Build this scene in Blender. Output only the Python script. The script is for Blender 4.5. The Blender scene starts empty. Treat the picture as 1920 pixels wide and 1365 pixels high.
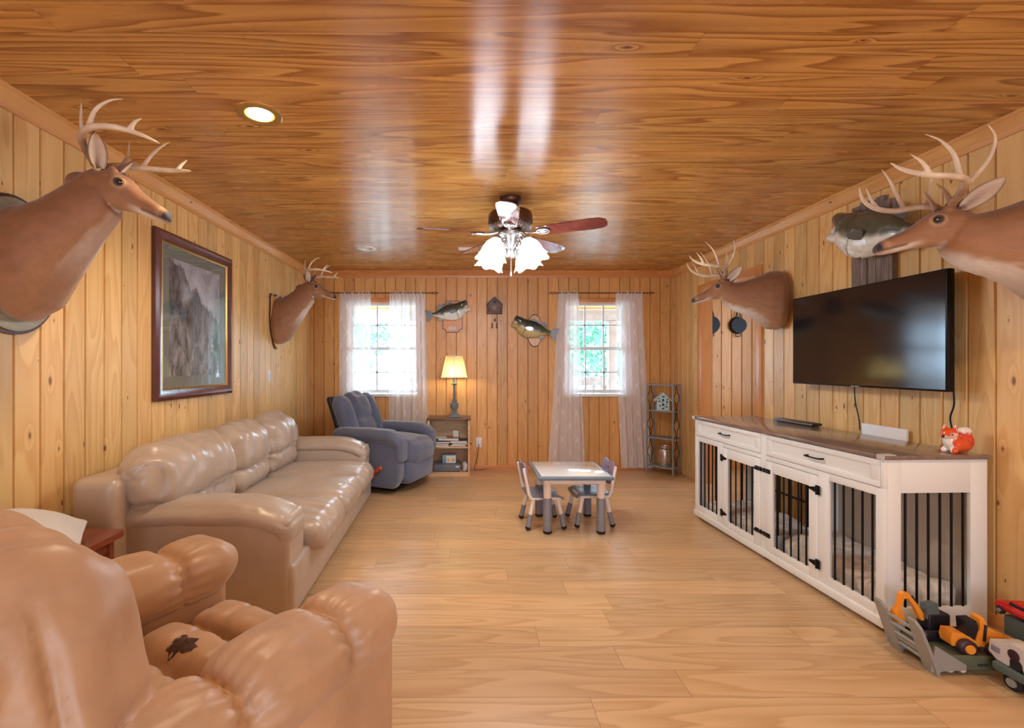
import bpy, math, random
from mathutils import Vector, Matrix, noise
random.seed(7)
SC = bpy.context.scene
COL = SC.collection
PI = math.pi
def s2l(c):
    return tuple(((v/255)/12.92 if v/255 <= .04045 else ((v/255+.055)/1.055)**2.4) for v in c)
# ---------------------------------------------------------------- camera, sky, lights, exposure
F_PX = 880.0
CAMZ = 1.30
XL, XR, YB, YN, H = -1.96, 2.575, 5.85, -2.6, 2.47      # room: left, right, back, near, height
cam_d = bpy.data.cameras.new('camera'); cam = bpy.data.objects.new('camera', cam_d); COL.objects.link(cam)
cam.location = (0, 0, CAMZ); cam.rotation_euler = (PI/2, 0, 0)
cam_d.sensor_width = 36; cam_d.lens = 36*F_PX/1920; cam_d.shift_x = 85/1920; cam_d.shift_y = 0.0008; cam_d.clip_start = .02
SC.camera = cam
W = bpy.data.worlds.new('sky'); SC.world = W; W.use_nodes = True
bg = W.node_tree.nodes['Background']; bg.inputs[0].default_value = (.80, .92, 1.0, 1); bg.inputs[1].default_value = 11.5
SC.view_settings.view_transform = 'Standard'; SC.view_settings.look = 'None'; SC.view_settings.gamma = 1
SC.view_settings.use_curve_mapping = False
SC.view_settings.use_white_balance = True; SC.view_settings.white_balance_temperature = 5350; SC.view_settings.white_balance_tint = 6
SC.view_settings.exposure = 0.46
SC.cycles.max_bounces = 10; SC.cycles.diffuse_bounces = 5; SC.cycles.glossy_bounces = 4; SC.cycles.transparent_max_bounces = 16
SC.cycles.sample_clamp_indirect = 6.0
SC.cycles.use_denoising = True
def area(name, loc, rot, sx, sy, power, color, portal=False):
    l = bpy.data.lights.new(name, 'AREA'); l.shape = 'RECTANGLE'; l.size = sx; l.size_y = sy; l.energy = power; l.color = color
    if portal: l.cycles.is_portal = True
    o = bpy.data.objects.new(name, l); COL.objects.link(o); o.location = loc; o.rotation_euler = rot
    return o
def point(name, loc, power, color, r=.03, parent=None):
    l = bpy.data.lights.new(name, 'POINT'); l.energy = power; l.color = color; l.shadow_soft_size = r
    o = bpy.data.objects.new(name, l); COL.objects.link(o); o.location = loc; o.parent = parent
    return o
# added fill light behind the camera, no window is modelled there
area('fill_behind', (.3, -2.45, 1.45), (PI/2, 0, 0), 3.9, 1.9, 66, (.93, .96, 1.0))
area('fill_side_room', (3.9, 4.7, 1.5), (0, PI/2, 0), 1.4, 1.2, 16, (.86, .93, 1.0))  # added fill to brighten the side room, out of view
for wx0, wx1 in ((-1.45, -.62), (1.27, 1.98)):
    area('window_portal', ((wx0+wx1)/2, YB+.13, 1.5), (-PI/2, 0, 0), wx1-wx0, 1.2, 1, (1, 1, 1), True)

# ---------------------------------------------------------------- node helper
class NT:
    def __init__(s, name):
        s.m = bpy.data.materials.new(name); s.m.use_nodes = True; s.t = s.m.node_tree
        s.b = s.t.nodes['Principled BSDF']; s.out = s.t.nodes['Material Output']
    def n(s, t, **k):
        x = s.t.nodes.new(t)
        for a, v in k.items(): setattr(x, a, v)
        return x
    def put(s, sock, v):
        if isinstance(v, bpy.types.NodeSocket): s.t.links.new(v, sock)
        elif v is not None:
            if hasattr(sock.default_value, '__len__') and not hasattr(v, '__len__'): v = (v,)*len(sock.default_value)
            if hasattr(v, '__len__') and len(v) == 3 and len(sock.default_value) == 4: v = tuple(v)+(1,)
            sock.default_value = v
    def M(s, op, a, b=None, c=None, clamp=False):
        x = s.n('ShaderNodeMath', operation=op, use_clamp=clamp); s.put(x.inputs[0], a)
        if b is not None: s.put(x.inputs[1], b)
        if c is not None: s.put(x.inputs[2], c)
        return x.outputs[0]
    def comb(s, a, b, c=0.0):
        x = s.n('ShaderNodeCombineXYZ')
        for i, v in enumerate((a, b, c)): s.put(x.inputs[i], v)
        return x.outputs[0]
    def noise(s, vec, scale=1, detail=2, rough=.5, dist=0):
        x = s.n('ShaderNodeTexNoise'); s.put(x.inputs['Vector'], vec); x.inputs['Scale'].default_value = scale
        x.inputs['Detail'].default_value = detail; x.inputs['Roughness'].default_value = rough; x.inputs['Distortion'].default_value = dist
        return x.outputs[0]
    def mix(s, f, a, b, mode='MIX'):
        x = s.n('ShaderNodeMix', data_type='RGBA', blend_type=mode); s.put(x.inputs[0], f); s.put(x.inputs[6], a); s.put(x.inputs[7], b)
        return x.outputs[2]
    def rng(s, v, a, b, c=0., d=1.):
        x = s.n('ShaderNodeMapRange', clamp=True); s.put(x.inputs[0], v)
        for i, q in enumerate((a, b, c, d)): x.inputs[i+1].default_value = q
        return x.outputs[0]
    def bump(s, h, strength=.3, dist=.002, normal=None):
        x = s.n('ShaderNodeBump'); x.inputs['Strength'].default_value = strength; x.inputs['Distance'].default_value = dist
        s.put(x.inputs['Height'], h)
        if normal is not None: s.put(x.inputs['Normal'], normal)
        s.put(s.b.inputs['Normal'], x.outputs[0]); return x.outputs[0]
    def set(s, **k):
        for a, v in k.items(): s.put(s.b.inputs[a.replace('_', ' ')], v)
        return s.m
def obj_xyz(t):
    tc = t.n('ShaderNodeTexCoord'); sp = t.n('ShaderNodeSeparateXYZ'); t.put(sp.inputs[0], tc.outputs['Object'])
    return tc.outputs['Object'], sp.outputs

def wood(name, along, across, pitch, off, light, dark, knot=.3, rough=.35, rings=9, joint=None, tone=.25, gap=0., red=(190, 105, 55), spread=.9, contrast=.7, spec=.5, rough_noise=0., aniso=0.):
    t = NT(name); co, xyz = obj_xyz(t); A, C = xyz[along], xyz[across]
    ci = t.M('DIVIDE', t.M('SUBTRACT', C, off), pitch); idx = t.M('FLOOR', ci)
    key = t.M('ADD', idx, .37)
    if joint:
        w = t.n('ShaderNodeTexWhiteNoise', noise_dimensions='1D'); t.put(w.inputs['W'], key)
        sa = t.M('ADD', t.M('DIVIDE', A, joint), t.M('MULTIPLY', w.outputs[0], 7.3)); seg = t.M('FLOOR', sa)
        key = t.M('ADD', key, t.M('MULTIPLY', seg, 13.17))
    w = t.n('ShaderNodeTexWhiteNoise', noise_dimensions='1D'); t.put(w.inputs['W'], key)
    sc = t.n('ShaderNodeSeparateColor'); t.put(sc.inputs[0], w.outputs[1]); r1, r2, r3 = sc.outputs
    # knots
    kv = t.comb(t.M('MULTIPLY_ADD', A, 3.2, t.M('MULTIPLY', r1, 91.)), t.M('MULTIPLY_ADD', C, 1/.127, t.M('MULTIPLY', r2, 37.)), key)
    vo = t.n('ShaderNodeTexVoronoi', voronoi_dimensions='2D'); t.put(vo.inputs['Vector'], kv); vo.inputs['Scale'].default_value = 1
    vc = t.n('ShaderNodeSeparateColor'); t.put(vc.inputs[0], vo.outputs['Color'])
    pres = t.M('GREATER_THAN', vc.outputs[0], 1-knot)
    size = t.M('MULTIPLY_ADD', vc.outputs[1], .055, .018)
    kd = t.M('DIVIDE', vo.outputs['Distance'], size)
    kin = t.M('MULTIPLY', t.rng(kd, .75, 1.15, 1, 0), pres)
    kfar = t.M('MULTIPLY', t.rng(kd, .6, 5., 1, 0), pres)
    kf2 = t.M('MULTIPLY', kfar, kfar)
    gv = t.comb(t.M('MULTIPLY_ADD', A, spread, t.M('MULTIPLY', r1, 71.)), t.M('MULTIPLY_ADD', C, 7., t.M('MULTIPLY', r2, 53.)), r3)
    n1 = t.noise(gv, 1, 1.5, .45)
    field = t.M('ADD', t.M('MULTIPLY', n1, rings), t.M('MULTIPLY', kf2, 1.6))
    fine = t.noise(t.comb(t.M('MULTIPLY', A, 5.), t.M('MULTIPLY', C, 190.), key), 1, 2, .6)
    field = t.M('ADD', field, t.M('MULTIPLY', fine, .18))
    fr = t.M('FRACT', field)
    ring = t.M('MULTIPLY', t.M('POWER', fr, 1.6), t.rng(fr, .9, 1., 1, 0))
    fac = t.M('ADD', t.M('MULTIPLY', ring, contrast), t.M('MULTIPLY', t.M('SUBTRACT', fine, .35), .35), clamp=True)
    col = t.mix(fac, s2l(light), s2l(dark))
    col = t.mix(t.M('MULTIPLY', r3, .38), col, s2l(red))
    br = t.M('MULTIPLY_ADD', t.M('SUBTRACT', r1, .5), tone, 1.0)
    col = t.mix(1.0, col, t.comb(br, br, br), 'MULTIPLY')
    kcol = t.mix(t.rng(kd, .2, .9), s2l((95, 45, 22)), s2l((140, 75, 35)))
    col = t.mix(t.M('MULTIPLY', kin, .85), col, kcol)
    h = t.M('MULTIPLY', fac, -.3)
    if gap:
        fc = t.M('FRACT', ci); e = t.M('MINIMUM', fc, t.M('SUBTRACT', 1., fc)); g = t.M('LESS_THAN', t.M('MULTIPLY', e, pitch), gap)
        if joint:
            fs = t.M('FRACT', sa); e2 = t.M('MINIMUM', fs, t.M('SUBTRACT', 1., fs)); g = t.M('MAXIMUM', g, t.M('LESS_THAN', t.M('MULTIPLY', e2, joint), gap))
        col = t.mix(t.M('MULTIPLY', g, .75), col, s2l((70, 35, 15)))
        h = t.M('SUBTRACT', h, t.M('MULTIPLY', g, 1.0))
    t.bump(h, .25, .0012)
    rr = rough
    if rough_noise: rr = t.M('MULTIPLY_ADD', t.noise(t.comb(t.M('MULTIPLY', A, 3.), t.M('MULTIPLY', C, 8.), key), 1, 2), rough_noise, rough-rough_noise*.5)
    if aniso:
        t.put(t.b.inputs['Tangent'], t.comb(0., 1., 0.)); t.b.inputs['Anisotropic'].default_value = aniso
    return t.set(Base_Color=col, Roughness=rr, Specular_IOR_Level=spec)

def plain(name, rgb, rough=.5, metal=0., bump=0., bscale=60, var=0., vscale=6, stretch=(1, 1, 1), coat=0., spec=.5, sheen=0., attr=False, emit=None, estr=0., alpha=None):
    t = NT(name); co, xyz = obj_xyz(t)
    mp = t.n('ShaderNodeMapping'); t.put(mp.inputs[0], co); mp.inputs['Scale'].default_value = stretch
    col = s2l(rgb)
    if attr:
        a = t.n('ShaderNodeAttribute', attribute_name='Col'); col = a.outputs['Color']
    if var:
        nz = t.noise(mp.outputs[0], vscale, 4, .6)
        k = t.rng(nz, .3, .7, 1-var, 1+var); col = t.mix(1., col, t.comb(k, k, k), 'MULTIPLY')
    if bump: t.bump(t.noise(mp.outputs[0], bscale, 4, .6), bump, .004)
    t.set(Base_Color=col, Roughness=rough, Metallic=metal, Specular_IOR_Level=spec, Coat_Weight=coat, Sheen_Weight=sheen)
    if emit: t.set(Emission_Color=s2l(emit), Emission_Strength=estr)
    return t.m

PIT = .127
PINE_L, PINE_D = (230, 196, 128), (200, 150, 80)
M = {}
M['wall_x'] = wood('pine_boards_side', 2, 1, PIT, 0, PINE_L, PINE_D, .34, .36, 8, red=(214, 160, 96), contrast=.6, tone=.30)
M['wall_y'] = wood('pine_boards_end', 2, 0, PIT, 0, (218, 168, 96), (190, 130, 58), .34, .38, 8, red=(202, 138, 70), contrast=.6, tone=.26)
M['ceil'] = wood('varnished_pine_ceiling', 0, 1, .127, 0, (224, 174, 92), (146, 86, 24), .08, .27, 11, joint=3.1, tone=.16, gap=.0007, red=(198, 134, 62), spread=.5, contrast=1.0, spec=.6, rough_noise=.06, aniso=.85)
M['floor'] = wood('light_plank_floor', 0, 1, .165, 0.02, (212, 178, 130), (178, 138, 88), .02, .32, 10, joint=1.25, tone=.22, gap=.0009, red=(202, 158, 110), spread=.6, contrast=.75, spec=.5)
M['trim_y'] = wood('pine_trim_long', 1, 2, .3, 0, (222, 174, 102), (192, 134, 66), .1, .35, 6, contrast=.5)
M['trim_x'] = wood('pine_trim_cross', 0, 2, .3, 0, (206, 142, 74), (172, 106, 44), .1, .35, 6, contrast=.5)
M['trim_z'] = wood('pine_trim_upright', 2, 0, .3, 0, (212, 152, 86), (182, 118, 56), .1, .35, 6, contrast=.5)
M['white'] = plain('white_paint', (232, 230, 224), .4)
M['sash'] = plain('white_vinyl', (225, 232, 232), .35)
M['black'] = plain('black_metal', (22, 20, 20), .4, .6)
M['iron'] = plain('cast_iron', (40, 44, 48), .55, .5, .15, 90)
M['dkwood'] = plain('dark_stained_wood', (104, 72, 52), .32, var=.25, vscale=8, stretch=(8, 1, 8))
M['redwood'] = plain('cherry_wood', (128, 62, 34), .22, var=.3, vscale=6, stretch=(8, 1, 8), coat=.3)
M['barn'] = plain('weathered_barn_wood', (128, 112, 100), .8, bump=.5, bscale=14, var=.45, vscale=6, stretch=(14, 14, 1))
M['plaque'] = plain('plaque_pine', (222, 168, 96), .3, var=.15, vscale=5, stretch=(6, 6, 1), coat=.3)
M['plaque_dk'] = plain('plaque_edge', (84, 44, 24), .4)
M['plaque_gy'] = plain('plaque_grey_green', (168, 166, 138), .5, var=.3, vscale=5, stretch=(1, 1, 9))
M['tan'] = plain('tan_leather', (180, 162, 142), .31, bump=.45, bscale=16, var=.10, vscale=4, spec=.65, sheen=.1)
M['tan2'] = plain('worn_tan_leather', (186, 148, 110), .42, bump=.45, bscale=13, var=.16, vscale=3.5, spec=.5, sheen=.15)
M['tear'] = plain('torn_lining', (74, 48, 34), .9, bump=.8, bscale=80, var=.5, vscale=30)
M['blue'] = plain('slate_blue_fabric', (92, 97, 116), .85, bump=.3, bscale=180, var=.10, vscale=8, sheen=.5)
M['pillow'] = plain('pale_grey_cotton', (208, 206, 204), .8, bump=.25, bscale=120, sheen=.3)
M['deer'] = plain('deer_fur', (160, 100, 60), .62, bump=.55, bscale=70, var=.10, vscale=20, stretch=(.35, 1, 1), attr=True, sheen=.25)
M['antler'] = plain('antler_bone', (206, 178, 138), .42, bump=.2, bscale=40, var=.16, vscale=10, attr=True)
M['eye'] = plain('glass_eye', (16, 10, 8), .05, coat=1.)
M['nose'] = plain('dark_nose', (40, 34, 34), .35)
M['fish'] = plain('varnished_fish', (90, 90, 70), .22, bump=.2, bscale=160, var=.2, vscale=22, attr=True, coat=.7)
M['fin'] = plain('fish_fin', (82, 84, 78), .35, bump=.3, bscale=60, coat=.5)
M['bronze'] = plain('aged_bronze', (96, 70, 54), .35, .75)
M['pewter'] = plain('brushed_pewter', (176, 172, 168), .3, .85, .15, 60)
M['greypaint'] = plain('grey_painted_metal', (140, 148, 150), .45, .2)
M['greylamp'] = plain('grey_green_lamp', (118, 132, 132), .5, bump=.1, var=.15)
M['plastic_lt'] = plain('off_white_plastic', (232, 216, 204), .4)
M['plastic_gy'] = plain('grey_plastic', (132, 130, 136), .45)
M['plastic_sl'] = plain('slate_plastic', (112, 124, 138), .3)
M['plastic_mv'] = plain('mauve_grey_plastic', (140, 128, 148), .4)
M['tabletop'] = plain('glossy_white_top', (226, 226, 218), .06, coat=.6)
M['rubber'] = plain('black_rubber', (30, 26, 26), .7)
M['crate'] = plain('white_crate_paint', (238, 238, 232), .38, bump=.04)
M['crate_in'] = plain('crate_lining', (206, 196, 180), .6)
M['crate_top'] = plain('brown_laminate_top', (128, 108, 94), .20, var=.22, vscale=5, stretch=(9, 1, 9), coat=.25)
M['blanket'] = plain('fleece_blanket', (214, 200, 182), .95, bump=.6, bscale=30, var=.35, vscale=12, sheen=.5)
M['clear'] = None
M['screen'] = plain('television_screen', (16, 16, 22), .10, spec=.7)
M['gold'] = plain('gilt_lip', (206, 170, 92), .3, .8)
M['mat'] = plain('grey_green_mat', (112, 122, 116), .8)
M['frame'] = plain('mahogany_frame', (92, 50, 46), .25, var=.2, coat=.4)
M['orange'] = plain('fox_orange_glaze', (226, 84, 28), .12, coat=.8, attr=True)
M['yellow'] = plain('yellow_orange_plastic', (240, 150, 30), .35)
M['toygrey'] = plain('light_grey_toy_plastic', (150, 148, 140), .4)
M['toyolive'] = plain('olive_toy_plastic', (96, 100, 78), .45)
M['toyslate'] = plain('slate_green_toy_plastic', (92, 104, 100), .4)
M['toyblack'] = plain('black_toy_plastic', (30, 28, 34), .35)
M['toywhite'] = plain('white_toy_plastic', (206, 198, 192), .35)
M['toyred'] = plain('red_toy_plastic', (200, 28, 18), .25)
M['maroon'] = plain('dark_maroon_tyre', (58, 32, 40), .45)
M['steel'] = plain('stainless_steel', (190, 184, 172), .25, .9)
M['paper'] = plain('white_paper', (226, 222, 214), .7)
M['magdark'] = plain('dark_cover', (50, 50, 56), .4)
M['magtan'] = plain('tan_cover', (170, 130, 84), .5)
M['graybag'] = plain('grey_plastic_case', (112, 112, 116), .45)
M['boxblue'] = plain('blue_grey_box', (128, 156, 172), .5)
M['leaf'] = plain('leaf_green', (88, 130, 98), .6, var=.3)
M['bark'] = plain('bark', (92, 78, 64), .9, bump=.5)
M['grass'] = plain('pale_gravel_yard', (176, 182, 172), .95, var=.2)
M['porchw'] = plain('porch_timber', (150, 144, 140), .8, var=.2)
M['porchc'] = plain('porch_ceiling_pine', (226, 166, 84), .5, var=.2, vscale=4, stretch=(1, 10, 1))
M['birdblue'] = plain('pale_blue_paint', (190, 212, 208), .5)
M['clockwood'] = plain('carved_clock_wood', (104, 78, 70), .5, bump=.6, bscale=60, var=.35, vscale=30)
M['cork'] = plain('orange_handle', (214, 92, 40), .4)
M['cord_b'] = plain('brown_cord', (84, 44, 26), .5)
M['navy'] = plain('navy_metal', (38, 44, 52), .5, .5)

def emitm(name, rgb, strength, base=(255, 250, 240)):
    t = NT(name); return t.set(Base_Color=s2l(base), Emission_Color=s2l(rgb), Emission_Strength=strength)
M['bulb'] = emitm('glowing_bulb', (255, 226, 160), 14)
M['fanglass'] = emitm('lit_frosted_glass', (255, 250, 244), 3.4)
M['canwarm'] = plain('gold_reflector', (240, 200, 120), .25, .6)
# glass
t = NT('window_glass'); tr = t.n('ShaderNodeBsdfTransparent'); gl = t.n('ShaderNodeBsdfGlossy'); gl.inputs['Roughness'].default_value = .02
fr = t.n('ShaderNodeFresnel'); ge = t.n('ShaderNodeNewGeometry'); t.put(fr.inputs[0], t.M('MULTIPLY_ADD', ge.outputs['Backfacing'], 1/1.45-1.45, 1.45)); mx = t.n('ShaderNodeMixShader')
t.put(mx.inputs[0], fr.outputs[0]); t.put(mx.inputs[1], tr.outputs[0]); t.put(mx.inputs[2], gl.outputs[0]); t.put(t.out.inputs[0], mx.outputs[0]); M['glass'] = t.m
g2 = M['glass'].copy(); g2.name = 'picture_glazing'; M['glazing'] = g2
for nd in g2.node_tree.nodes:
    if nd.type == 'MATH': nd.inputs[1].default_value = 1/1.9-1.9; nd.inputs[2].default_value = 1.9
t = NT('clear_acrylic'); t.set(Base_Color=(.95, .95, .92), Roughness=.1, Transmission_Weight=.6, IOR=1.4); M['clear'] = t.m
# sheer curtain with embroidered trellis
t = NT('sheer_curtain'); tc = t.n('ShaderNodeTexCoord'); sp = t.n('ShaderNodeSeparateXYZ'); t.put(sp.inputs[0], tc.outputs['UV'])
u, v = sp.outputs[0], sp.outputs[1]
a1 = t.M('COSINE', t.M('MULTIPLY', u, 2*PI/.22)); a2 = t.M('COSINE', t.M('MULTIPLY', v, 2*PI/.33))
f1 = t.M('ABSOLUTE', t.M('ADD', a1, a2)); ln = t.rng(f1, .05, .15, 1, 0)
b2_ = t.M('ABSOLUTE', t.M('ADD', t.M('ADD', a1, a2), -1.1)); ln2 = t.rng(b2_, .03, .12, .6, 0)
ln = t.M('MAXIMUM', ln, ln2)
weave = t.noise(t.comb(t.M('MULTIPLY', u, 900.), t.M('MULTIPLY', v, 900.)), 1, 1)
op = t.M('ADD', t.M('MULTIPLY', ln, .16), t.M('MULTIPLY_ADD', weave, .1, .60), clamp=True)
df = t.n('ShaderNodeBsdfDiffuse'); df.inputs[0].default_value = (.96, .97, .98, 1)
tl = t.n('ShaderNodeBsdfTranslucent'); tl.inputs[0].default_value = (.93, .95, .97, 1)
m1 = t.n('ShaderNodeMixShader'); m1.inputs[0].default_value = .38; t.put(m1.inputs[1], df.outputs[0]); t.put(m1.inputs[2], tl.outputs[0])
tr = t.n('ShaderNodeBsdfTransparent'); m2 = t.n('ShaderNodeMixShader'); t.put(m2.inputs[0], op); t.put(m2.inputs[1], tr.outputs[0]); t.put(m2.inputs[2], m1.outputs[0])
t.put(t.out.inputs[0], m2.outputs[0]); M['sheer'] = t.m
# lamp shade: lit fabric
t = NT('lamp_shade_fabric'); df = t.n('ShaderNodeBsdfDiffuse'); df.inputs[0].default_value = (.80, .72, .46, 1)
tl = t.n('ShaderNodeBsdfTranslucent'); tl.inputs[0].default_value = (.85, .74, .40, 1); m1 = t.n('ShaderNodeMixShader'); m1.inputs[0].default_value = .55
t.put(m1.inputs[1], df.outputs[0]); t.put(m1.inputs[2], tl.outputs[0]); t.put(t.out.inputs[0], m1.outputs[0]); M['shade'] = t.m
# fan blade: dark rosewood, glossy
M['blade'] = plain('rosewood_blade', (104, 46, 40), .14, var=.35, vscale=8, stretch=(1, 1, 1), coat=.8)
# picture: misty mountains over a valley
t = NT('mountain_print'); co, xyz = obj_xyz(t); Y, Z = xyz[1], xyz[2]
ridge = t.noise(t.comb(t.M('MULTIPLY', Y, 7.), 0., 0.), 1, 6, .62)
hh = t.M('MULTIPLY_ADD', ridge, .42, t.M('MULTIPLY_ADD', Y, -.62, 3.72))
mnt = t.rng(t.M('SUBTRACT', hh, Z), 0., .012)
haze = t.noise(t.comb(t.M('MULTIPLY', Y, 5.), t.M('MULTIPLY', Z, 3.5)), 1, 4, .6, .6)
sky = t.mix(t.rng(haze, .35, .65), s2l((128, 132, 140)), s2l((186, 190, 198)))
mt = t.mix(t.rng(t.noise(t.comb(t.M('MULTIPLY', Y, 26.), t.M('MULTIPLY', Z, 9.)), 1, 5, .7), .4, .62), s2l((40, 44, 54)), s2l((104, 106, 114)))
mt = t.mix(t.rng(haze, .52, .72), mt, s2l((160, 166, 176)))
c1 = t.mix(mnt, sky, mt)
val = t.mix(t.rng(t.noise(t.comb(t.M('MULTIPLY', Y, 16.), t.M('MULTIPLY', Z, 6.)), 1, 5, .7, .4), .40, .62), s2l((56, 66, 70)), s2l((156, 158, 158)))
c1 = t.mix(t.rng(Z, 1.45, 1.75, 1, 0), c1, val)
t.set(Base_Color=c1, Roughness=.7); M['print'] = t.m
# ---------------------------------------------------------------- mesh helpers
class MB:
    def __init__(s): s.v = []; s.f = []; s.mi = []; s.c = []; s.cur = 0; s.col = (1, 1, 1)
    def add(s, vs, fs, T=None):
        o = len(s.v)
        for p in vs:
            p = Vector(p); s.v.append(T @ p if T else p); s.c.append(s.col)
        for f in fs: s.f.append([i+o for i in f]); s.mi.append(s.cur)
        return s
    def quad(s, a, b, c, d): return s.add([a, b, c, d], [(0, 1, 2, 3)])
    def box(s, x0, x1, y0, y1, z0, z1, r=0., T=None):
        c = Vector(((x0+x1)/2, (y0+y1)/2, (z0+z1)/2)); sz = (abs(x1-x0), abs(y1-y0), abs(z1-z0))
        if r <= 0:
            x0, x1 = sorted((x0, x1)); y0, y1 = sorted((y0, y1)); z0, z1 = sorted((z0, z1))
            vs = [(x, y, z) for x in (x0, x1) for y in (y0, y1) for z in (z0, z1)]
            return s.add(vs, [(0, 1, 3, 2), (4, 6, 7, 5), (0, 4, 5, 1), (2, 3, 7, 6), (0, 2, 6, 4), (1, 5, 7, 3)], T)
        return s.soft(c, sz, min(r, min(sz)*.49), k=1, T=T)
    def soft(s, c, size, r, k=3, n=1, puff=(0, 0, 0), T=None, warp=None):
        hs = [q/2 for q in size]; c = Vector(c); ax = []
        for h in hs:
            lo = [-h+r*(i/k) for i in range(k)]; L = lo+[-h+r+(2*h-2*r)*j/n for j in range(n+1)]+[-q for q in reversed(lo)]
            ax.append(L)
        d = {}; vs = []; fs = []
        def vid(p):
            key = tuple(round(q, 6) for q in p)
            if key in d: return d[key]
            q = Vector([max(-hs[i]+r, min(hs[i]-r, p[i])) for i in range(3)]); e = Vector(p)-q
            out = q + (e.normalized()*r if e.length > 1e-9 else e)
            u = [p[i]/hs[i] for i in range(3)]
            for i in range(3):
                if abs(abs(u[i])-1) < 1e-6:
                    j, l = [x for x in range(3) if x != i]
                    out[i] += math.copysign(puff[i]*(1-u[j]**2)*(1-u[l]**2), u[i])
            if warp: out = warp(out)
            d[key] = len(vs); vs.append(c+out); return d[key]
        for i in range(3):
            j, l = (i+1) % 3, (i+2) % 3
            for sg in (-1, 1):
                for a in range(len(ax[j])-1):
                    for b in range(len(ax[l])-1):
                        q = []
                        for (aa, bb) in ((a, b), (a+1, b), (a+1, b+1), (a, b+1)):
                            p = [0, 0, 0]; p[i] = sg*hs[i]; p[j] = ax[j][aa]; p[l] = ax[l][bb]; q.append(vid(p))
                        if sg < 0: q.reverse()
                        if len(set(q)) > 2: fs.append(q)
        return s.add(vs, fs, T)
    def loft(s, rings, cap=True, closed=True, T=None):
        n = len(rings[0]); vs = [p for r in rings for p in r]; fs = []
        for i in range(len(rings)-1):
            for j in range(n if closed else n-1):
                k = (j+1) % n; fs.append((i*n+j, i*n+k, (i+1)*n+k, (i+1)*n+j))
        if cap:
            fs.append(tuple(range(n-1, -1, -1))); fs.append(tuple((len(rings)-1)*n+j for j in range(n)))
        return s.add(vs, fs, T)
    def tube(s, pts, rad, seg=8, T=None, smooth=0):
        pts = [Vector(p) for p in pts]
        if not hasattr(rad, '__len__'): rad = [rad]*len(pts)
        if smooth:
            np_, nr = [], []
            for i in range(len(pts)-1):
                p0, p1, p2, p3 = pts[max(i-1, 0)], pts[i], pts[i+1], pts[min(i+2, len(pts)-1)]
                for q in range(smooth):
                    t = q/smooth
                    np_.append(.5*((2*p1)+(p2-p0)*t+(2*p0-5*p1+4*p2-p3)*t*t+(3*p1-p0-3*p2+p3)*t**3)); nr.append(rad[i]*(1-t)+rad[i+1]*t)
            np_.append(pts[-1]); nr.append(rad[-1]); pts, rad = np_, nr
        rings = []; N = None
        for i, p in enumerate(pts):
            d = (pts[min(i+1, len(pts)-1)]-pts[max(i-1, 0)]).normalized()
            if N is None:
                N = d.cross(Vector((0, 0, 1)) if abs(d.z) < .9 else Vector((1, 0, 0))).normalized()
            else:
                N = (N-d*N.dot(d)).normalized()
            B = d.cross(N)
            rings.append([p+(N*math.cos(2*PI*j/seg)+B*math.sin(2*PI*j/seg))*rad[i] for j in range(seg)])
        return s.loft(rings, T=T)
    def cyl(s, c0, c1, r0, r1=None, seg=20, T=None):
        return s.tube([c0, c1], [r0, r0 if r1 is None else r1], seg, T)
    def lathe(s, prof, c=(0, 0, 0), seg=28, T=None):
        c = Vector(c)
        return s.loft([[c+Vector((r*math.cos(2*PI*j/seg), r*math.sin(2*PI*j/seg), z)) for j in range(seg)] for r, z in prof], T=T)
    def ball(s, c, r, sc=(1, 1, 1), seg=16, T=None):
        c = Vector(c); rg = []
        for i in range(seg//2+1):
            a = PI*(i/(seg//2))*.998+.003
            rg.append([c+Vector((r*sc[0]*math.sin(a)*math.cos(2*PI*j/seg), r*sc[1]*math.sin(a)*math.sin(2*PI*j/seg), -r*sc[2]*math.cos(a))) for j in range(seg)])
        return s.loft(rg, T=T)
    def prism(s, poly, d0, d1, fn, T=None):
        n = len(poly); vs = [fn(a, b, d0) for a, b in poly]+[fn(a, b, d1) for a, b in poly]
        fs = [tuple(range(n)), tuple(range(2*n-1, n-1, -1))]+[(i, i+n, (i+1) % n+n, (i+1) % n) for i in range(n)]
        return s.add(vs, fs, T)
    def mesh(s, name, mats, smooth=True, angle=38):
        me = bpy.data.meshes.new(name); me.from_pydata([tuple(p) for p in s.v], [], s.f)
        for m in (mats if isinstance(mats, (list, tuple)) else [mats]): me.materials.append(m)
        me.polygons.foreach_set('material_index', s.mi)
        import bmesh
        b = bmesh.new(); b.from_mesh(me); bmesh.ops.recalc_face_normals(b, faces=b.faces); b.to_mesh(me); b.free()
        if any(c != (1, 1, 1) for c in s.c):
            at = me.color_attributes.new('Col', 'FLOAT_COLOR', 'POINT'); at.data.foreach_set('color', [q for c in s.c for q in (*c, 1)])
        if smooth:
            me.polygons.foreach_set('use_smooth', [True]*len(me.polygons)); me.set_sharp_from_angle(angle=math.radians(angle))
        me.update(); return me
    def build(s, name, mats, parent=None, smooth=True, angle=38, loc=None):
        o = bpy.data.objects.new(name, s.mesh(name, mats, smooth, angle)); COL.objects.link(o); o.parent = parent
        if loc: o.location = loc
        return o
def tag(o, label=None, cat=None, group=None, kind=None):
    if label: o['label'] = label
    if cat: o['category'] = cat
    if group: o['group'] = group
    if kind: o['kind'] = kind
    return o
def thing(name, label, cat, loc=(0, 0, 0), rz=0., group=None, rot=None):
    o = bpy.data.objects.new(name, None); o.empty_display_size = .1; COL.objects.link(o); o.location = loc
    o.rotation_euler = rot if rot else (0, 0, rz)
    return tag(o, label, cat, group)
def struct(mb, name, mat, **k): return tag(mb.build(name, mat, **k), kind='structure')
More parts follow.
